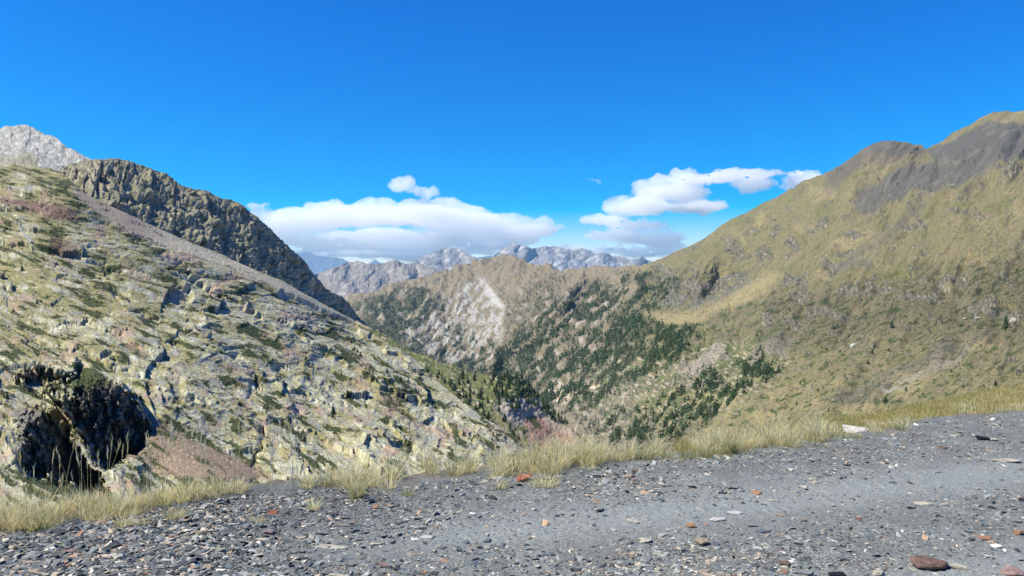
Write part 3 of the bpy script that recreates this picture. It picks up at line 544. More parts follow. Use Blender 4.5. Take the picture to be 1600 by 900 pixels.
def hull_arrays(seed, npts, flat):
    bm = hull_mesh(seed, npts, flat, bev=0); bm.verts.ensure_lookup_table(); bm.verts.index_update()
    V = np.array([v.co[:] for v in bm.verts]); T = np.array([[v.index for v in f.verts] for f in bm.faces]); bm.free(); return V, T
def scatter(name, protos, P, R, S, C, m, N=None, smooth=False):
    """many small closed shapes as one mesh: positions P, z-rotations R, scale vectors S, colours C, optional up-vectors N"""
    Vs, Ts, Cs = [], [], []; off = 0; which = rng.integers(0, len(protos), len(P))
    for k, (V, T) in enumerate(protos):
        i = np.where(which == k)[0]
        if not len(i): continue
        v = V[None] * S[i][:, None]
        c, s = np.cos(R[i])[:, None], np.sin(R[i])[:, None]
        w = np.stack([v[..., 0] * c - v[..., 1] * s, v[..., 0] * s + v[..., 1] * c, v[..., 2]], -1)
        if N is not None:
            n = N[i]; a = np.cross(n, np.array([0., 1, .01])); a /= np.linalg.norm(a, axis=1)[:, None]; b = np.cross(n, a)
            w = w[..., 0:1] * a[:, None] + w[..., 1:2] * b[:, None] + w[..., 2:3] * n[:, None]
        w = w + P[i][:, None]; Vs.append(w.reshape(-1, 3)); Ts.append((T[None] + (np.arange(len(i)) * len(V))[:, None, None] + off).reshape(-1, T.shape[1]))
        Cs.append(np.repeat(C[i], len(V), 0)); off += len(i) * len(V)
    return mesh_np(name, np.concatenate(Vs), np.concatenate(Ts), m, np.concatenate(Cs), smooth=smooth)
M_stone = mat('gravel_stone', attr='Col', var=.3, scale=60, bump=.4, bdist=.004, rough=.8)
SLATE = [(.110, .133, .138), (.155, .172, .168), (.062, .070, .070), (.235, .248, .236), (.175, .178, .155), (.32, .325, .295), (.20, .195, .16)]
WARM = [(.44, .36, .25), (.46, .41, .33), (.36, .24, .15), (.30, .24, .18), (.54, .51, .43), (.38, .34, .27)]
protos = [hull_arrays(400 + k, 9, .35) for k in range(8)]
def chip_points(n, lo, hi):
    px = rng.uniform(-120, 1720, n * 3); py = rng.uniform(0, 1, n * 3); e = edge_py(px); py = e + 2 + (930 - e) * py
    P, D = ground_at(px, py); return px, py, P, D
def chips():
    px, py, P, D = chip_points(40000, 0, 0)
    n = len(px); dens = 1.5 * fbm(P[:, 0] * 1.3, P[:, 1] * 1.3, 3, 351); track = (np.exp(-((P[:, 1] - .35 * P[:, 0] - 4.9) / .45) ** 2) + np.exp(-((P[:, 1] - .35 * P[:, 0] - 3.2) / .35) ** 2)) * .6 * ss(350, 700, px)
    rim = ss(45, 5, py - edge_py(px)); left = ss(700, 200, px)
    keep = rng.random(n) < np.clip(.55 + .7 * dens + .5 * rim + .35 * left - track, .08, 1); px, py, P, D = px[keep], py[keep], P[keep], D[keep]; n = len(px)
    size = .0058 * np.exp(rng.normal(0, .6, n)) * (1 + .55 * ss(700, 150, px)) * (.75 + D / 14); size = size * np.where(rng.random(n) < .12, 1.9, 1.0); size = np.clip(size, .003, .04)
    S = np.stack([size * rng.uniform(.9, 1.9, n), size * rng.uniform(.6, 1.1, n), size * rng.uniform(.5, 1.1, n)], 1)
    warm = rng.random(n) < .17 + .14 * ss(.1, .4, fbm(P[:, 0] * 1.1, P[:, 1] * 1.1, 2, 352))
    C = np.where(warm[:, None], np.array(WARM)[rng.integers(0, 6, n)], np.array(SLATE)[rng.integers(0, 7, n)]) * rng.uniform(.7, 1.3, (n, 1))
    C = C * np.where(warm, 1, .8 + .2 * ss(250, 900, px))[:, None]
    P = P.copy(); P[:, 2] += size * .12
    Nn = np.stack([rng.normal(0, .28, n), rng.normal(0, .28, n), np.ones(n)], 1); Nn /= np.linalg.norm(Nn, axis=1)[:, None]
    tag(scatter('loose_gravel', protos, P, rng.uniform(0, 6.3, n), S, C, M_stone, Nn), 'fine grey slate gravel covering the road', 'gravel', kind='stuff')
chips()
stone_mats = {}
def stone_mat(key, c1, c2=None):
    if key in stone_mats: return stone_mats[key]
    m = bpy.data.materials.new(key + '_stone'); m.use_nodes = True; nt = m.node_tree; N = nt.nodes; L = nt.links; b = N['Principled BSDF']; b.inputs['Roughness'].default_value = .8; b.inputs['Specular IOR Level'].default_value = .3
    tc = N.new('ShaderNodeTexCoord'); nz = N.new('ShaderNodeTexNoise'); nz.inputs['Scale'].default_value = 2.6; nz.inputs['Detail'].default_value = 6; nz.inputs['Roughness'].default_value = .7
    cr = N.new('ShaderNodeValToRGB'); c2 = c2 or tuple(x * .55 for x in c1)
    cr.color_ramp.elements[0].position = .38; cr.color_ramp.elements[0].color = (*c2, 1); cr.color_ramp.elements[1].position = .6; cr.color_ramp.elements[1].color = (*c1, 1)
    L.new(tc.outputs['Object'], nz.inputs['Vector']); L.new(nz.outputs['Fac'], cr.inputs[0]); L.new(cr.outputs[0], b.inputs['Base Color'])
    bp = N.new('ShaderNodeBump'); bp.inputs['Strength'].default_value = .5; bp.inputs['Distance'].default_value = .15; L.new(nz.outputs['Fac'], bp.inputs['Height']); L.new(bp.outputs[0], b.inputs['Normal'])
    stone_mats[key] = m; return m
PAL = {'tan': ((.42, .33, .22), (.26, .2, .14)), 'orange': ((.42, .22, .11), (.26, .14, .08)), 'rusty': ((.40, .14, .06), (.16, .07, .05)), 'cream': ((.52, .47, .37), (.36, .32, .25)), 'white': ((.58, .56, .5), (.42, .4, .36)),
       'slate': ((.15, .172, .19), (.10, .115, .128)), 'dark': ((.065, .069, .074), (.03, .033, .04)), 'black': ((.012, .012, .015), (.006, .006, .008)), 'brown': ((.22, .13, .09), (.1, .07, .06)), 'pink': ((.38, .25, .2), (.2, .14, .13)), 'grey': ((.3, .3, .28), (.18, .18, .17)), 'reddish': ((.33, .16, .11), (.2, .11, .09))}
def stone(px, py, w, h, col, label, tiltx=0, tilty=0, rz=None, flat=None, base=None, group=None, cat='stone', lift=.35, name='stone'):
    P, D = (ground_at(np.float64(px), np.float64(py + h * .35)) if base is None else base)
    W = w * D / F; Hh = h * D / F; fl = flat if flat is not None else .55
    i = int(px * 7 + py * 13)
    bm = hull_mesh(i, 16 if w > 30 else 12, fl, bev=.05); me = bpy.data.meshes.new(name); bm.to_mesh(me); bm.free(); me.materials.append(stone_mat(col, *PAL[col]))
    o = bpy.data.objects.new(name, me); COL.objects.link(o)
    a = P[1] and (CZ - P[2]) / D                     # how steeply it is looked down on
    depthlen = min(W * .9, max(W * .35, Hh * .8 / a)); thick = max(Hh * .55, W * .12)
    o.scale = (W * .5, depthlen * .5 / .8, thick / (2 * fl * .58)); o.location = (P[0], P[1], P[2] + thick * lift)
    o.rotation_euler = (radians(tiltx), radians(tilty), radians(rz if rz is not None else (i * 37 % 40) - 20))
    tag(o, label, cat, group); return o
ST = [
 (103, 883, 24, 14, 'orange', 'flat orange tan stone near the bottom left corner of the gravel', {}),
 (187, 868, 27, 16, 'cream', 'pale beige angular stone beside the flat orange one at the lower left', {}),
 (82, 850, 26, 15, 'cream', 'pale slab with a dark underside leaning up in the left gravel', dict(tilty=-22)),
 (108, 860, 28, 8, 'pink', 'long thin pinkish stone in front of the leaning pale slab', {}),
 (98, 829, 32, 11, 'dark', 'flat dark slate slab just below the left grass tufts', {}),
 (64, 821, 20, 9, 'dark', 'small dark slate slab close against the leftmost grass', {}),
 (181, 849, 28, 17, 'dark', 'big dark blue slate lump in the left gravel', {}),
 (127, 831, 16, 8, 'orange', 'small orange stone right of the dark slate slab at left', {}),
 (100, 846, 26, 9, 'slate', 'blue grey slate between the dark slab and the leaning pale slab', {}),
 (315, 831, 22, 14, 'tan', 'rounded tan stone standing out of the gravel at left', {}),
 (421, 829, 22, 13, 'pink', 'pinkish grey angular stone beside the small yellow grass tuft', {}),
 (425, 799, 22, 12, 'rusty', 'rust red stone with a dark side below the grass edge at left', {}),
 (395, 859, 20, 9, 'white', 'whitish flat wedge stone lying alone in the left gravel', {}),
 (500, 832, 18, 10, 'slate', 'blue grey slate chip with a pale top left of the centre', {}),
 (556, 827, 22, 7, 'slate', 'slanting blue grey slate sliver left of the centre', dict(rz=25)),
 (520, 853, 62, 8, 'cream', 'long pale slab set flush in the road left of the centre', dict(lift=.05, flat=.3)),
 (584, 848, 34, 10, 'cream', 'pale crumbled patch of stone set flush beside the long pale slab', dict(lift=.05, flat=.3)),
 (666, 838, 28, 7, 'white', 'whitish flat stone set in the road near the centre', dict(lift=.1, flat=.3)),
 (600, 881, 20, 14, 'pink', 'square stone with a pinkish top and black sides near the bottom', {}),
 (625, 885, 30, 14, 'dark', 'dark slate slab touching the square pinkish stone', {}),
 (661, 894, 14, 10, 'orange', 'small orange stone at the bottom edge right of the dark slate slab', {}),
 (530, 899, 52, 9, 'cream', 'long pale slab cut by the bottom edge of the picture', dict(flat=.35)),
 (760, 843, 22, 8, 'slate', 'flat blue slate right of the whitish flat stone', dict(flat=.35)),
 (853, 864, 42, 11, 'slate', 'wide flat blue slate plate in the middle of the road', dict(lift=.08, flat=.3)),
 (735, 877, 42, 9, 'slate', 'blue slate plate set in the road near the bottom centre', dict(lift=.08, flat=.3)),
 (588, 790, 15, 10, 'orange', 'orange stone at the left of a small pair below the grass', {}),
 (609, 789, 16, 9, 'tan', 'tan stone at the right of a small pair below the grass', {}),
 (772, 776, 24, 9, 'dark', 'pointed dark slate slab below the middle grass tufts', {}),
 (820, 744, 44, 18, 'rusty', 'big rust orange rock at the foot of the middle grass', dict(tilty=-10)),
 (700, 751, 20, 8, 'slate', 'flat slate slab at the edge under the middle grass', {}),
 (738, 751, 18, 6, 'dark', 'thin dark slate lying right of the flat slab at the grass edge', {}),
 (937, 741, 30, 11, 'grey', 'large grey slab resting on the road edge left of the brown stones', dict(tilty=8)),
 (962, 727, 12, 7, 'dark', 'small dark stone in the grass foot behind the grey slab', {}),
 (993, 734, 19, 6, 'brown', 'flat reddish brown stone, the hindmost of the brown pile', {}),
 (980, 742, 23, 9, 'tan', 'light brown slab in the middle of the brown pile', dict(tilty=-12)),
 (990, 748, 13, 7, 'pink', 'smallest pinkish stone at the front of the brown pile', {}),
 (1056, 729, 14, 6, 'cream', 'small pale stone on the road edge right of the brown pile', {}),
 (938, 794, 23, 11, 'grey', 'pale grey block with a dark base right of the centre', {}),
 (1080, 818, 20, 16, 'orange', 'orange angular stone standing right of the centre', {}),
 (1093, 845, 32, 15, 'tan', 'tan wedge stone with a black shadow under it', dict(rz=-18, lift=.5)),
 (1008, 842, 30, 13, 'cream', 'peach coloured flat stone flush with the road left of the tan wedge', dict(lift=.1)),
 (990, 812, 26, 11, 'cream', 'pale broken stone between the grey block and the orange stone', {}),
 (1120, 809, 36, 10, 'white', 'long greyish white stone behind the orange angular stone', dict(lift=.15, flat=.35)),
 (1147, 799, 32, 8, 'white', 'whitish stone just behind the long greyish white one', dict(lift=.15, flat=.35)),
 (1181, 768, 25, 11, 'orange', 'reddish orange stone behind the two whitish stones', {}),
 (1117, 848, 26, 9, 'slate', 'flat blue slate touching the right side of the tan wedge', dict(lift=.1, flat=.3)),
 (1190, 828, 42, 10, 'slate', 'wide blue slate plate flush in the road right of the tan wedge', dict(lift=.05, flat=.3)),
 (1145, 897, 16, 10, 'pink', 'pinkish cream stone at the bottom edge below the tan wedge', {}),
 (937, 881, 17, 9, 'slate', 'rounded light blue slate near the bottom right of centre', {}),
 (895, 889, 12, 9, 'dark', 'small black stone near the bottom right of centre', {}),
 (985, 869, 11, 7, 'brown', 'small brown stone in front of the peach flat stone', {}),
 (1393, 728, 13, 11, 'white', 'bright white angular stone alone on the road at right', {}),
 (1255, 811, 13, 11, 'tan', 'small rounded tan stone alone in the road at right', {}),
 (1242, 766, 16, 7, 'white', 'small white stone in the wheel track at right', {}),
 (1218, 804, 18, 7, 'tan', 'flat tan stone just left of the rounded tan one', {}),
 (1210, 781, 22, 5, 'cream', 'thin pale sliver slanting in the road behind the flat tan stone', dict(rz=-14)),
 (1342, 809, 15, 8, 'reddish', 'flat dark red stone in the right half of the road', {}),
 (1445, 786, 54, 6, 'cream', 'long thin pale streak of stone in the right half of the road', dict(lift=.05, flat=.3)),
 (1497, 884, 34, 13, 'cream', 'pale tan slab touching the right end of the brown boulder', dict(rz=-16)),
 (1582, 890, 46, 20, 'pink', 'large reddish pink slab in the bottom right corner', {}),
 (1255, 893, 46, 12, 'grey', 'broad pale grey slab at the bottom edge right of centre', dict(flat=.4)),
 (1310, 896, 34, 15, 'black', 'black stone at the bottom edge right of the broad pale slab', {}),
 (1371, 892, 28, 13, 'cream', 'cream stone with a rusty end at the bottom edge right of the black stone', {}),
 (1227, 879, 24, 12, 'brown', 'brownish stone left of the broad pale grey slab', {}),
 (1205, 886, 20, 12, 'slate', 'dark slate lump left of the brownish stone at the bottom', {}),
 (1226, 891, 18, 9, 'orange', 'small orange stone in front of the brownish stone', {}),
 (1540, 838, 24, 11, 'orange', 'orange stone near the right edge of the road', {}),
 (1590, 829, 22, 14, 'orange', 'orange yellow stone touching the right edge of the picture', {}),
 (1598, 779, 16, 11, 'dark', 'dark stone cut by the right edge of the picture', {}),
 (1472, 698, 22, 8, 'brown', 'flat brown stone in the track below the black flake', {}),
 (1494, 680, 26, 4, 'cream', 'pale thin stone left of the black flake', dict(flat=.3)),
 (1551, 686, 26, 5, 'cream', 'pale narrow stone under the right end of the black flake', dict(rz=-14, flat=.3)),
 (1575, 721, 50, 3, 'cream', 'thin pale streak of stone near the right edge', dict(flat=.3)),
 (1600, 690, 14, 5, 'black', 'black sliver of stone cut by the right edge near the black flake', {}),
]
for (x, y, w, h, c, lab, kw) in ST: stone(x, y, w, h, c, lab, **kw)
# the big two-toned boulder in the lower right
b1 = stone(1452, 876, 66, 30, 'brown', 'largest boulder on the road, brown and grey with a dark undercut', flat=.6, tilty=5, rz=4, lift=.42, cat='boulder', name='boulder')
# undercut black flake of slate further along the road
fl = stone(1533, 684, 30, 9, 'black', 'black jagged slate flake standing up on the far gravel at right', tilty=8, rz=0, lift=.7, flat=.35)
# long pale stone in the bank
Pb = bank_at(1338, .2)
stone(1338, 668, 86, 24, 'white', 'long smooth white rock half sunk in the grassy bank', tilty=7, rz=0, base=(np.array([(1338 - 800) / F * 9.6, 9.6, CZ - (672 - HY) / F * 9.6]), 9.6), cat='rock', name='pale_rock', lift=.1, flat=.5)
# a couple of hundred further stones that nothing tells apart
def more_stones():
    pr = []
    for c in ('slate', 'dark', 'tan', 'orange', 'cream', 'grey'):
        for k in range(3):
            bm = hull_mesh(900 + k * 7 + len(c), 12, .45, bev=.05); me = bpy.data.meshes.new('stone'); bm.to_mesh(me); bm.free(); me.materials.append(stone_mat(c, *PAL[c])); pr.append((c, me))
    words = {'slate': 'small blue grey slate stone scattered in the road gravel', 'dark': 'small dark slate stone scattered in the road gravel', 'tan': 'small tan stone scattered in the road gravel', 'orange': 'small rusty orange stone scattered in the road gravel', 'cream': 'small cream white stone scattered in the road gravel', 'grey': 'small light grey stone scattered in the road gravel'}
    n = 0
    while n < 200:
        px = random.uniform(-20, 1620); e = float(edge_py(px)); py = e + 4 + (905 - e) * random.random() ** 1.2
        if px > 500 and random.random() < .45: continue
        if min(abs(px - s[0]) / (s[2] * .5 + 6) + abs(py - s[1]) / (s[3] * .5 + 4) for s in ST) < 1.2 or (1400 < px < 1520 and py > 850): continue
        c = random.choices(('slate', 'dark', 'tan', 'orange', 'cream', 'grey'), (10, 8, 4, 3.5, 3, 3))[0]
        me = random.choice([m for k, m in pr if k == c]); P, D = ground_at(np.float64(px), np.float64(py)); s = random.uniform(.014, .034) * (1.2 if px < 450 else .85)
        o = bpy.data.objects.new('stone', me); COL.objects.link(o); o.scale = (s * random.uniform(.9, 1.5), s * random.uniform(.7, 1), s * random.uniform(.5, .9))
        o.location = (P[0], P[1], P[2] + s * .1); o.rotation_euler = (random.gauss(0, .2), random.gauss(0, .2), random.uniform(0, 6.3))
        tag(o, words[c], 'stone', words[c].replace('small', 'small', 1).replace('stone scattered', 'stones scattered')); n += 1
more_stones()

# ------------------------------------------------------------------ grass
def blades(P, H, lean, az, W, cb, ct):
    """ribbons: base points, heights, lean (fraction of height), azimuth, width, base and tip colours"""
    n = len(P); t = np.array([0, .35, .7, 1.0]); wf = np.array([1, .9, .6, .12])
    d = np.stack([np.cos(az), np.sin(az), np.zeros(n)], 1); fa = rng.uniform(0, 2 * pi, n); side = np.stack([np.cos(fa), np.sin(fa) * .4, np.zeros(n)], 1)
    cen = P[:, None] + d[:, None] * (lean * H)[:, None, None] * (t ** 1.8)[None, :, None] + np.array([0, 0, 1.0]) * (H[:, None] * (t - .25 * lean[:, None] * t ** 2.5))[..., None]
    o = side[:, None] * (W[:, None] * wf * .5)[..., None]; V = np.stack([cen - o, cen + o], 2).reshape(n, 8, 3)
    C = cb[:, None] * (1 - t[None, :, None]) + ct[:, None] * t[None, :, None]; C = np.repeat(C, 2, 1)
    q = np.array([[0, 1, 3, 2], [2, 3, 5, 4], [4, 5, 7, 6]]); Fq = (q[None] + (np.arange(n) * 8)[:, None, None]).reshape(-1, 4)
    return V.reshape(-1, 3), Fq, C.reshape(-1, 3)
M_grass = mat('dry_grass_blade', attr='Col', var=.3, scale=8, rough=.7, trans=.5, spec=.2)
STRAW = np.array([(.93, .80, .50), (.86, .72, .36), (.93, .86, .62), (.78, .68, .34)]); GREEN = np.array([(.17, .22, .06), (.13, .18, .05), (.26, .28, .09)])
def tuft_blades(px, py, hpx, wpx, nb, green, base=None, wide=1.0):
    P0, D = ground_at(np.float64(px), np.float64(py)) if base is None else base
    r = wpx * .5 * D / F; n = int(nb); a = rng.uniform(0, 2 * pi, n); rr = r * np.sqrt(rng.random(n)) * .55
    P = np.stack([P0[0] + np.cos(a) * rr, P0[1] + np.sin(a) * rr * .7, np.full(n, P0[2] - .012)], 1)
    H = hpx * D / F * (.28 + .95 * rng.random(n) ** 1.7) * (1 - .25 * (rr / (r + 1e-6)) ** 2); lean = np.clip(np.abs(rng.normal(.55, .4, n)), 0, 1.5)
    az = a + rng.normal(0, .6, n); W = rng.uniform(.003, .0062, n) * wide * (.6 + D / 12)
    g = rng.random(n) < green
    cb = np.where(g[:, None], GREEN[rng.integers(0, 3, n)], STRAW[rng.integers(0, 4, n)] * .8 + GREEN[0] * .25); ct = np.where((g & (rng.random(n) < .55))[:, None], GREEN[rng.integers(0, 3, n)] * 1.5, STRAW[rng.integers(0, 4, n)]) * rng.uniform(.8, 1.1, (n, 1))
    return blades(P, H, lean, az, W, cb, ct)
def merge(parts):
    V, Q, C = [], [], []; off = 0
    for v, q, c in parts: V.append(v); Q.append(q + off); C.append(c); off += len(v)
    return np.concatenate(V), np.concatenate(Q), np.concatenate(C)
def verge_grass():
    parts = []
    hh = pl([(-100, 62), (60, 58), (100, 42), (180, 46), (200, 40), (330, 34), (350, 26), (410, 28), (500, 32), (520, 20), (535, 40), (575, 42), (585, 30), (600, 62), (690, 60), (700, 36), (755, 34), (765, 48), (830, 56), (850, 62), (930, 56), (960, 42), (1000, 34), (1060, 38), (1130, 44), (1150, 34), (1220, 46), (1290, 48), (1300, 26), (1400, 26), (1500, 18), (1700, 14)])
    dens = pl([(-100, 1), (320, 1), (340, .5), (400, .7), (500, 1), (512, .35), (530, .9), (700, 1), (720, .7), (760, .9), (940, 1.2), (1290, 1), (1330, .5), (1700, .35)])
    x = -120.0
    while x < 1700:
        if random.random() < dens(x) * (float(ss(340, 300, x)) + .2 + 1.3 * float(ss(-.1, .2, fbm(np.float64(x / 38), np.float64(1.7), 3, 78)))):
            wob = 7 * float(fbm(np.float64(x / 23), np.float64(.3), 3, 77)); base = float(edge_py(x)) + wob
            for k in range(3):
                py = base - random.uniform(-3, 12) - k * 4; h = float(hh(x)) * random.uniform(.25, 1.0)
                g = .10 + .38 * (random.random() < .28)
                parts.append(tuft_blades(x + random.uniform(-8, 8), max(py, 470), h, random.uniform(26, 48), 95 if x < 1300 else 60, g))
        x += random.uniform(6, 10) * (1 if x < 1300 else 1.4)
    # tall flowering stalks standing above the left tufts and thinly elsewhere
    n = 170; px = np.concatenate([rng.uniform(-20, 460, 75), rng.normal(255, 75, 30), rng.uniform(430, 1290, 65)]); py = edge_py(px) - rng.uniform(0, 10, n)
    P, D = ground_at(px, py); hpx = np.where(px < 460, rng.uniform(55, 125, n), rng.uniform(50, 85, n)); H = hpx * D / F
    lean = np.abs(rng.normal(.1, .12, n)); az = rng.uniform(0, 6.3, n); cb = STRAW[rng.integers(0, 4, n)] * .7; ct = STRAW[rng.integers(0, 4, n)] * .85
    parts.append(blades(P, H, lean, az, rng.uniform(.0028, .0042, n), cb, ct))
    d = np.stack([np.cos(az), np.sin(az), np.zeros(n)], 1)        # seed heads
    for k in range(5):
        t = .84 + .035 * k; c = P + d * (lean * H)[:, None] * t ** 1.8 + np.array([0, 0, 1.]) * (H * (t - .25 * lean * t ** 2.5))[:, None]
        parts.append(blades(c, H * .1, np.full(n, .25), rng.uniform(0, 6.3, n), np.full(n, .006), ct * .9, ct))
    # the bank on the right: short yellow turf
    n = 26000; px = rng.uniform(1060, 1760, n); v = rng.random(n) ** .8; P = bank_at(px, v); D = P[:, 1]
    keep = fbm(P[:, 0] * 1.3, P[:, 1] * 1.3, 3, 341) + .55 * rng.random(n) > .02 + .25 * ss(1460, 1520, px) * (v < .75); P, D, px, v = P[keep], D[keep], px[keep], v[keep]; n = len(P)
    H = rng.uniform(.06, .17, n) * (.55 + D / 30) * np.where(v > .9, 1.2, 1.0) * np.where(px < 1300, 1.5, .9); lean = np.abs(rng.normal(.4, .3, n)); g = rng.random(n) < .16
    yel = np.array([(.60, .49, .18), (.52, .42, .15), (.66, .57, .27), (.42, .38, .13)])
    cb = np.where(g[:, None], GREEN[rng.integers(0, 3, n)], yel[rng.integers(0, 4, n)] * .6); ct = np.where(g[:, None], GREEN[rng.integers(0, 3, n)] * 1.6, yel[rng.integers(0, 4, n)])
    parts.append(blades(P - np.array([0, 0, .01]), H, lean, rng.uniform(0, 6.3, n), rng.uniform(.004, .008, n) * (.4 + D / 10), cb, ct))
    V, Q, C = merge(parts)
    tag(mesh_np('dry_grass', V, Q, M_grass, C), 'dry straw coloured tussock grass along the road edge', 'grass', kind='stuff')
verge_grass()
for (x, y, h, w, nb, g, lab) in [
    (192, 823, 28, 40, 170, .25, 'small dry tuft alone on the gravel below the left grass, left of its twin'),
    (222, 822, 22, 34, 130, .3, 'small dry tuft alone on the gravel below the left grass, right of its twin'),
    (272, 812, 30, 54, 240, .45, 'low wide tuft with green stems standing out from the left grass'),
    (403, 816, 14, 36, 110, .3, 'very low yellow tuft beside the pinkish grey stone'),
    (490, 798, 26, 24, 120, .3, 'narrow upright yellow tuft alone on dark gravel left of centre'),
    (557, 778, 46, 34, 230, .5, 'tall narrow tussock with a green base at the gravel edge'),
    (636, 774, 16, 26, 110, .9, 'small bright green tuft in front of the large central tussock'),
    (783, 764, 22, 24, 120, .4, 'small pale tuft left of the rust orange rock'),
    (850, 760, 26, 72, 300, .3, 'low wide yellow tuft in front of the rust orange rock'),
    (1140, 708, 32, 40, 240, .85, 'dark green bushy tuft among the pale grass right of centre'),
    (1330, 684, 14, 60, 200, .7, 'low green tuft in front of the long white rock'),
    (1408, 672, 18, 34, 160, .5, 'rounded tuft at the gravel edge right of the long white rock'),
    (36, 864, 8, 26, 90, 1.0, 'tiny lime green plant low in the left gravel'),
    (97, 854, 8, 20, 60, .9, 'tiny green plant behind the thin pinkish stone')]:
    V, Q, C = tuft_blades(x, y, h, w, nb, g)
    if h < 10: C = C * np.array([1.0, 1.5, .8])
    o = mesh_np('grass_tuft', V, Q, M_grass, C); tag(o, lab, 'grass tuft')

# ------------------------------------------------------------------ pines
M_needle = mat('pine_needles', (.030, .048, .020), var=.45, scale=.9, rough=.8, spec=.15)
M_bark = mat('pine_bark', (.10, .075, .055), var=.3, scale=4)
def crown_mesh(seed, tiers=6, sides=9, rag=.3, slim=.26):
    """ragged tiers of boughs, unit height, real gaps between them"""
    r = np.random.default_rng(seed); V, Fc = [], []
    for k in range(tiers):
        z0 = .12 + .80 * k / tiers; rad = slim * (1 - .82 * (k / tiers) ** 1.2) * r.uniform(.85, 1.15); z1 = z0 + .30 * (1 - .35 * k / tiers); cx, cy = r.normal(0, .015, 2); b = len(V); V.append((cx, cy, min(z1, 1.0)))
        for j in range(sides):
            a = 2 * pi * (j + r.uniform(-.3, .3)) / sides; rr = rad * (1 + r.uniform(-rag, rag)) * (1.15 if j % 2 else .72); V.append((cx + cos(a) * rr, cy + sin(a) * rr, z0 - .05 * r.random() + (.05 if j % 2 == 0 else 0)))
        b2 = len(V); V.append((cx, cy, z0 + .06))
        for j in range(sides): Fc.append((b, b + 1 + j, b + 1 + (j + 1) % sides)); Fc.append((b2, b + 1 + (j + 1) % sides, b + 1 + j))
    return np.array(V), np.array(Fc)
def cyl(r0, r1, h, n=6):
    a = np.arange(n) * 2 * pi / n; V = np.concatenate([np.stack([np.cos(a) * r0, np.sin(a) * r0, a * 0 - .03], 1), np.stack([np.cos(a) * r1, np.sin(a) * r1, a * 0 + h], 1)]); i = np.arange(n); j = (i + 1) % n
    return V, np.stack([i, j, j + n, i + n], 1)
tree_protos = []
for k in range(5):
    V, T = crown_mesh(500 + k, 5 + k % 3, 9, .3, .22 + .03 * (k % 3)); c = mesh_np('crown', V, T, M_needle, smooth=False); V, T = cyl(.022, .008, .7); t = mesh_np('trunk', V, T, M_bark)
    tree_protos.append((c.data, t.data)); bpy.data.objects.remove(c); bpy.data.objects.remove(t)
def tree(P, h, label, group=None, wide=1.0):
    e = bpy.data.objects.new('pine_tree', None); COL.objects.link(e); e.empty_display_size = .5; e.location = P; e.rotation_euler = (random.gauss(0, .03), random.gauss(0, .03), random.uniform(0, 6.3)); e.scale = (h * wide, h * wide, h)
    c, t = random.choice(tree_protos)
    for n, me in (('crown', c), ('trunk', t)):
        o = bpy.data.objects.new(n, me); COL.objects.link(o); o.parent = e
    tag(e, label, 'tree', group); return e
def tree_px(L, x, y, hpx, label, group=None, wide=1.0):
    P, D, N = L.at(x, y); return tree(P - np.array([0, 0, .2]), hpx * D / F, label, group, wide)
ntree = 0
for (x, y, h, lab) in [
    (449, 664, 13, 'single small pine on the shrubby ledge above the cracked pale block'), (519, 655, 19, 'dark pine growing from the green ledge right of the cracked pale block'),
    (471, 692, 20, 'slim pine against the pale face between the two dark cracks'), (47, 585, 20, 'tall lone pine just above the dark hollow at the far left'),
    (34, 418, 12, 'small pine high on the far left of the hillside'), (163, 435, 12, 'small pine on the slabs under the small dark cleft'), (10, 624, 14, 'bush-like pine at the left edge above the dark hollow')]: tree_px(LH, x, y, h, lab); ntree += 1
for (x, y, h, lab, w) in [
    (1382, 626, 12, 'round dark pine below the bright patch of path on the right slope', 1.6), (1555, 604, 12, 'round lone pine just above the crest of the yellow bank', 1.7), (1571, 512, 26, 'tallest dark pine beside the pale crags near the right edge', 1.1),
    (1415, 611, 8, 'small pine right of the bright patch of path', 1.2), (1246, 663, 11, 'upright pine behind the grass left of the long white rock', 1.1), (1223, 668, 10, 'pine left of the upright one behind the roadside grass', 1.2),
    (1297, 650, 8, 'small upright pine just left of the long white rock', 1.1), (1278, 612, 7, 'round small pine in the middle of the yellow slope', 1.6), (1395, 517, 14, 'dark pine beside a pair of shrubs halfway up the right slope', 1.2),
    (1364, 558, 8, 'small lone pine uphill of the round pine on the right slope', 1.2), (1367, 547, 9, 'lone pine right of the pale outcrop on the right slope', 1.2)]: tree_px(MR, x, y, h, lab, wide=w); ntree += 1
def cluster(L, poly, n, h0, h1, label, group, fld=None):
    global ntree
    p = np.array(poly); x0, y0 = p.min(0); x1, y1 = p.max(0); k = 0; t = 0; out = []
    while k < n and t < 60:
        xs = rng.uniform(x0, x1, 400); ys = rng.uniform(y0, y1, 400); m = polymask(xs, ys, poly, .5) > .5
        if fld is not None: m &= rng.random(400) < fld(xs, ys)
        for x, y in zip(xs[m], ys[m]):
            if k >= n: break
            if out and min(abs(x - a) + abs(y - b) * .8 for a, b in out) < h0 * .28: continue
            out.append((x, y)); tree_px(L, x, y, random.uniform(h0, h1), label, group, random.uniform(.9, 1.35)); k += 1
        t += 1
    ntree += k
cluster(HB, [(768, 592), (800, 592), (822, 602), (836, 622), (838, 645), (815, 640), (800, 648), (770, 630), (762, 605)], 62, 9, 15, 'dark pine in the dense clump on top of the rocky knob', 'pines crowded on the rocky knob')
cluster(HB, [(836, 615), (850, 632), (880, 656), (892, 668), (880, 668), (850, 648), (838, 640)], 30, 8, 13, 'dark pine in the row down the shaded right edge of the knob', 'pines down the right edge of the knob')
cluster(HB, [(640, 570), (700, 590), (760, 625), (800, 670), (822, 705), (812, 705), (780, 680), (740, 655), (690, 620), (640, 590)], 62, 8, 14, 'dark pine in the slanting belt between the knob and the pale rocks', 'pines in the belt below the knob')
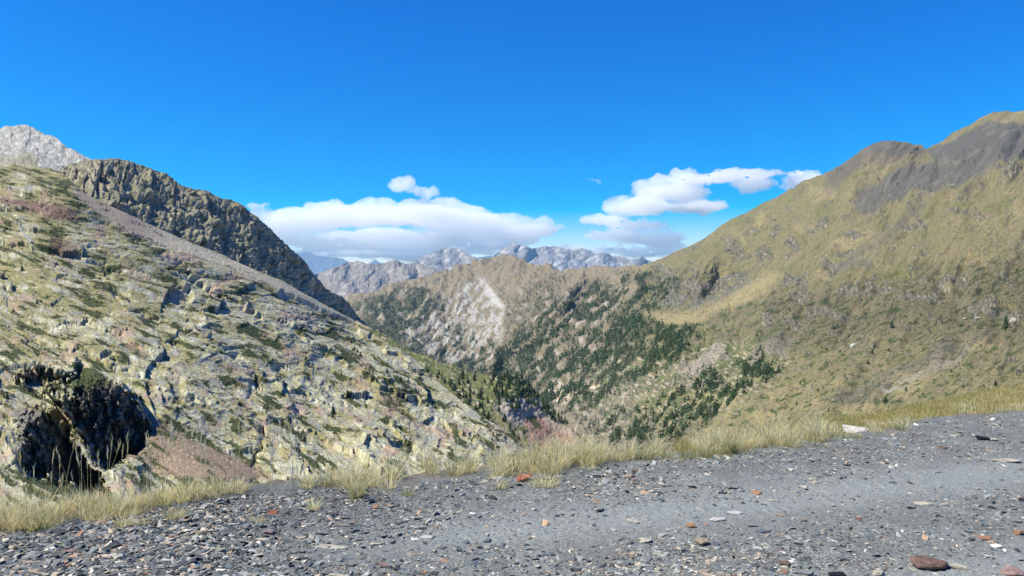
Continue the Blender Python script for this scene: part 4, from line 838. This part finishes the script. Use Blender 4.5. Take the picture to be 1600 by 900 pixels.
cluster(HB, [(690, 572), (745, 590), (765, 600), (755, 620), (700, 590)], 9, 7, 12, 'pine standing on the green turf left of the knob', 'pines on the turf left of the knob')
cluster(LH, [(540, 535), (600, 560), (700, 640), (780, 690), (760, 705), (650, 640), (540, 570)], 26, 5, 10, 'small pine scattered on the pale slabs in the middle of the picture', 'pines scattered on the middle slabs')
cluster(LH, [(0, 450), (300, 480), (500, 560), (520, 640), (300, 600), (0, 560)], 16, 5, 9, 'small stunted pine scattered on the lichened left hillside', 'stunted pines on the left hillside')
cluster(MR, [(1180, 430), (1600, 480), (1600, 590), (1400, 640), (1180, 640)], 34, 4, 8, 'small pine scattered on the grassy right slope', 'pines scattered on the right slope')
cluster(MR, [(930, 668), (1010, 640), (1080, 600), (1180, 560), (1200, 590), (1120, 640), (1060, 680), (960, 700)], 40, 7, 12, 'dark pine on the near valley side above the roadside grass', 'pines on the near valley side', lambda x, y: forest_field(x, y) + .05)

# ------------------------------------------------------------------ woods, dwarf shrubs and loose rock too many to count
def field_pts(L, poly, n, fld):
    p = np.array(poly); x = rng.uniform(p[:, 0].min(), p[:, 0].max(), n); y = rng.uniform(p[:, 1].min(), p[:, 1].max(), n)
    m = (polymask(x, y, poly, 1) > .5) & (rng.random(n) < fld(x, y)); x, y = x[m], y[m]; P, D, N = L.at(x, y); return x, y, P, D, N
M_wood = mat('wood_needles', attr='Col', var=.3, scale=.1, rough=.85, spec=.1)
x, y, P, D, N = field_pts(MR, [(535, 460), (700, 430), (1000, 415), (1240, 430), (1240, 600), (1000, 720), (840, 730), (700, 640), (535, 560)], 95000, lambda x, y: forest_field(x, y) ** 1.5)
wp = [crown_mesh(600 + k, 2, 6, .3, .27) for k in range(4)]
n = len(x); h = (4.5 + 8.5 * rng.random(n) ** 1.5) * np.where(D > 1500, 1.25, .8); w = h * rng.uniform(.85, 1.3, n)
gcol = np.array((.034, .052, .024)) * rng.uniform(.55, 1.6, (n, 1)) * (1 + rng.normal(0, .1, (n, 3)))
tag(scatter('pine_wood', wp, P - np.array([0, 0, .6]), rng.uniform(0, 6, n), np.stack([w, w, h], 1), gcol, M_wood), 'far off pine woods clothing the middle mountain and valley sides', 'wood', kind='stuff')
# woods on the back left shoulder under the crag
shr = [hull_arrays(700 + k, 14, .75) for k in range(5)]
def lh_sf(x, y): return ss(.16, .22, lh_shrub(x, y) + .06 * fbm(x / 3, y / 3, 2, 9))
x, y, P, D, N = field_pts(LH, [(0, 262), (110, 290), (560, 506), (825, 700), (825, 780), (0, 800)], 52000, lh_sf)
s = rng.uniform(.9, 2.6, len(x)) * D / F; a = (P, D, s, x)
x2, y2, P2, D2, N2 = field_pts(MR, [(1000, 420), (1200, 330), (1600, 330), (1700, 400), (1700, 640), (1100, 700), (960, 700)], 90000, lambda x, y: np.clip(polymask(x, y, [(1180, 470), (1300, 450), (1600, 400), (1700, 430), (1700, 560), (1540, 520), (1350, 520), (1200, 560)], 25) * .16 + ss(.24, .34, fbm(*rot(x, y, -27, 22, 5), 4, 115) + .3 * fbm(x / 5, y / 3, 2, 116)) * .5 * ss(400, 520, y) + .02 + .1 * outcrop(x, y), 0, 1))
s2 = rng.uniform(.7, 1.9, len(x2)) * D2 / F * 1.1
P3 = np.concatenate([P, P2]); s3 = np.concatenate([s, s2]); n = len(P3)
cs = np.concatenate([np.array((.050, .062, .016)) * rng.uniform(.6, 1.4, (len(P), 1)), np.array((.055, .072, .024)) * rng.uniform(.6, 1.5, (len(P2), 1))])
tag(scatter('dwarf_shrubs', shr, P3, rng.uniform(0, 6, n), np.stack([s3 * rng.uniform(.8, 1.5, n), s3, s3 * rng.uniform(.45, .8, n)], 1), cs, M_wood), 'low dark green dwarf shrubs in patches over the slopes', 'shrubs', kind='stuff')
rk = [hull_arrays(720 + k, 10, .7) for k in range(6)]
x, y, P, D, N = field_pts(LH, [(0, 262), (110, 290), (560, 506), (825, 700), (825, 780), (0, 800)], 16000, lambda x, y: .07 + .7 * np.clip(sum(lh_masks(x, y)[:2]), 0, 1) - lh_sf(x, y) * .07)
n1 = len(x); s = (.35 + rng.random(n1) ** 3 * 2.2) * D / F * np.interp(y, [300, 700], [.8, 1.5]); c1 = np.where(np.clip(sum(lh_masks(x, y)[:2]), 0, 1)[:, None] > .5, np.array((.38, .32, .24)), np.array((.42, .39, .26))) * rng.uniform(.65, 1.3, (n1, 1))
x2, y2, P2, D2, N2 = field_pts(MR, [(1000, 400), (1300, 280), (1700, 250), (1700, 640), (1100, 700), (900, 690), (900, 600)], 34000, lambda x, y: np.clip(outcrop(x, y) * .8 + .02, 0, 1))
s2 = (.4 + rng.random(len(x2)) ** 2 * 1.8) * D2 / F; c2 = np.array((.28, .255, .2)) * rng.uniform(.5, 1.4, (len(x2), 1))
x4, y4, P4, D4, N4 = field_pts(HB, [(818, 655), (897, 678), (905, 720), (830, 720)], 1200, lambda x, y: 0 * x + .6); s4 = rng.uniform(.4, 1.1, len(x4)) * D4 / F; c4 = np.array((.38, .24, .16)) * rng.uniform(.7, 1.4, (len(x4), 1))
P3 = np.concatenate([P, P2, P4]); s3 = np.concatenate([s, s2, s4]); n = len(P3); cs = np.concatenate([c1, c2, c4])
tag(scatter('loose_rocks', rk, P3, rng.uniform(0, 6, n), np.stack([s3 * rng.uniform(.8, 1.5, n), s3, s3 * rng.uniform(.6, 1.1, n)], 1), cs, M_left), 'pale loose rocks and scree strewn over the slopes', 'rocks', kind='stuff')
# boulders one can tell apart
def boulder(L, x, y, w, h, c, lab):
    P, D, N = L.at(x, y); o = stone(x, y, w, h, c, lab, base=(P, D), cat='boulder', name='boulder', flat=.7, lift=.3); o.scale = (w * D / F * .5, w * D / F * .4, h * D / F * .85); return o
boulder(MR, 1334, 544, 13, 14, 'white', 'pale blocky outcrop standing alone halfway down the right slope')
boulder(MR, 1504, 492, 9, 6, 'white', 'small pale boulder with a shrub, higher on the right slope')
boulder(MR, 1528, 497, 12, 6, 'white', 'long pale boulder right of the small one on the right slope')
boulder(MR, 1580, 500, 14, 13, 'cream', 'pale crag beside the tallest dark pine near the right edge')

def waterfall():
    pts = [(30, 357, 1.6), (33, 362, 1.8), (36, 367, 2.2), (39, 370, 2.6), (42, 375, 3.2), (47, 380, 3.2), (49, 384, 2)]; V = []
    for x, y, w in pts:
        P, D, N = LH.at(x, y); h = w * .5 * D / F
        for a, b in ((-1, .15), (-.4, .9), (.4, 1.0), (1, .15)): V.append(P + np.array([a * h, 0, 0]) + N * (b * .9 + .4))
    o = mesh_np('waterfall', V, grid_faces(len(pts), 4), mat('falling_water', (.30, .31, .32), rough=.3, var=.4, scale=1.5, bump=.4, bdist=.3)); tag(o, 'thin white waterfall spilling over dark rock high on the far left slope', 'waterfall')
waterfall()
# ------------------------------------------------------------------ clouds
def cloud(name, lumps, label, D0=33000, dens=.0035, seed=0):
    bm = bmesh.new(); r = random.Random(seed)
    sub = []
    for (px, py, rx, ry) in lumps:
        ry = ry * (1.15 if rx > 30 else 1.5); sub.append((px, py, rx * .95, ry * .62))
        for q in range(int(7 + rx / 2.5)):
            t = r.uniform(-1, 1); e = math.sqrt(1 - t * t); rr = ry * r.uniform(.25, .65) * (.5 + .5 * e); sub.append((px + t * rx * .95, py - ry * e * r.uniform(-.35, .75), rr * r.uniform(1.2, 2.2), rr))
    for (px, py, rx, ry) in sub:
        k = D0 / F; m = Matrix.Translation(((px - 800) * k, D0 + r.uniform(-.25, .25) * rx * k, CZ + (HY - py) * k)) @ Matrix.Diagonal((rx * k, rx * k * .8, ry * k, 1))
        bmesh.ops.create_icosphere(bm, subdivisions=3, radius=1, matrix=m)
    me = bpy.data.meshes.new(name); bm.to_mesh(me); bm.free(); o = bpy.data.objects.new(name, me); COL.objects.link(o)
    md = o.modifiers.new('skin', 'REMESH'); md.mode = 'VOXEL'; md.voxel_size = 55; md.use_smooth_shade = True
    for i, (sc, st) in enumerate(((1300, 500), (420, 300), (170, 130))):
        tx = bpy.data.textures.new(name + '_puffs', 'CLOUDS'); tx.noise_scale = sc; tx.noise_depth = 3
        dm = o.modifiers.new('puffs', 'DISPLACE'); dm.texture = tx; dm.texture_coords = 'LOCAL'; dm.strength = st; dm.mid_level = .55
    me.materials.append(M_cloud); tag(o, label, 'cloud'); return o
M_cloud = bpy.data.materials.new('cloud_vapour'); M_cloud.use_nodes = True; nt = M_cloud.node_tree; nt.nodes.clear()
vo = nt.nodes.new('ShaderNodeVolumePrincipled'); vo.inputs['Color'].default_value = (1, 1, 1, 1); vo.inputs['Density'].default_value = .0016; vo.inputs['Anisotropy'].default_value = 0
oo = nt.nodes.new('ShaderNodeOutputMaterial'); nt.links.new(vo.outputs[0], oo.inputs['Volume'])
cloud('cloud_bank', [(640, 335, 120, 22), (540, 340, 90, 22), (460, 352, 60, 22), (720, 345, 90, 22), (800, 360, 80, 18), (850, 358, 30, 9), (600, 372, 110, 14), (500, 378, 60, 14), (700, 372, 90, 14), (570, 398, 90, 8), (660, 402, 70, 10), (760, 384, 60, 11), (620, 385, 90, 12), (800, 375, 50, 10), (440, 370, 35, 18), (520, 392, 60, 9), (740, 396, 40, 6)], 'long white cloud bank low above the middle mountains', seed=1)
cloud('cloud', [(395, 322, 22, 8), (410, 336, 25, 10)], 'small white cloud touching the crag left of the long bank', seed=2)
cloud('cloud', [(625, 290, 20, 9), (640, 296, 10, 5)], 'puffy little cloud above the long bank, left of a pair', seed=3)
cloud('cloud', [(667, 302, 15, 8)], 'puffy little cloud above the long bank, right of a pair', seed=4)
cloud('cloud', [(931, 283, 13, 6)], 'tiny isolated cloud left of the slanting cloud', seed=5)
cloud('cloud_bank', [(1050, 300, 60, 20), (1100, 278, 60, 13), (1160, 272, 70, 7), (1180, 288, 30, 12), (1000, 325, 60, 18), (1080, 325, 60, 14), (940, 345, 40, 10), (960, 368, 60, 12), (1020, 374, 55, 13), (990, 352, 50, 10), (1220, 271, 40, 3)], 'wide white cloud slanting up towards the right mountain', seed=6)
cloud('cloud', [(1260, 282, 40, 12), (1235, 292, 22, 9)], 'white cloud tucked against the right mountain ridge', seed=7)
cloud('cloud', [(890, 390, 50, 10), (960, 392, 50, 9), (1010, 396, 50, 9), (1045, 385, 30, 9)], 'faint low cloud just above the distant grey massif', seed=8)

# ------------------------------------------------------------------ haze
def box(name, a, b, m):
    (x0, y0, z0), (x1, y1, z1) = a, b
    return mesh_np(name, [(x0, y0, z0), (x1, y0, z0), (x1, y1, z0), (x0, y1, z0), (x0, y0, z1), (x1, y0, z1), (x1, y1, z1), (x0, y1, z1)], [(3, 2, 1, 0), (4, 5, 6, 7), (0, 1, 5, 4), (1, 2, 6, 5), (2, 3, 7, 6), (3, 0, 4, 7)], m, smooth=False)
M_haze = bpy.data.materials.new('haze_air'); M_haze.use_nodes = True; nt = M_haze.node_tree; nt.nodes.clear()
vo = nt.nodes.new('ShaderNodeVolumePrincipled'); vo.inputs['Color'].default_value = (.28, .66, 1, 1); vo.inputs['Density'].default_value = 2.0e-5; vo.inputs['Anisotropy'].default_value = .1
oo = nt.nodes.new('ShaderNodeOutputMaterial'); nt.links.new(vo.outputs[0], oo.inputs['Volume'])
tag(box('haze', (-16000, -300, -701), (16000, 29000, 1400), M_haze), 'thin blue air between the camera and the far mountains', 'haze', kind='stuff')
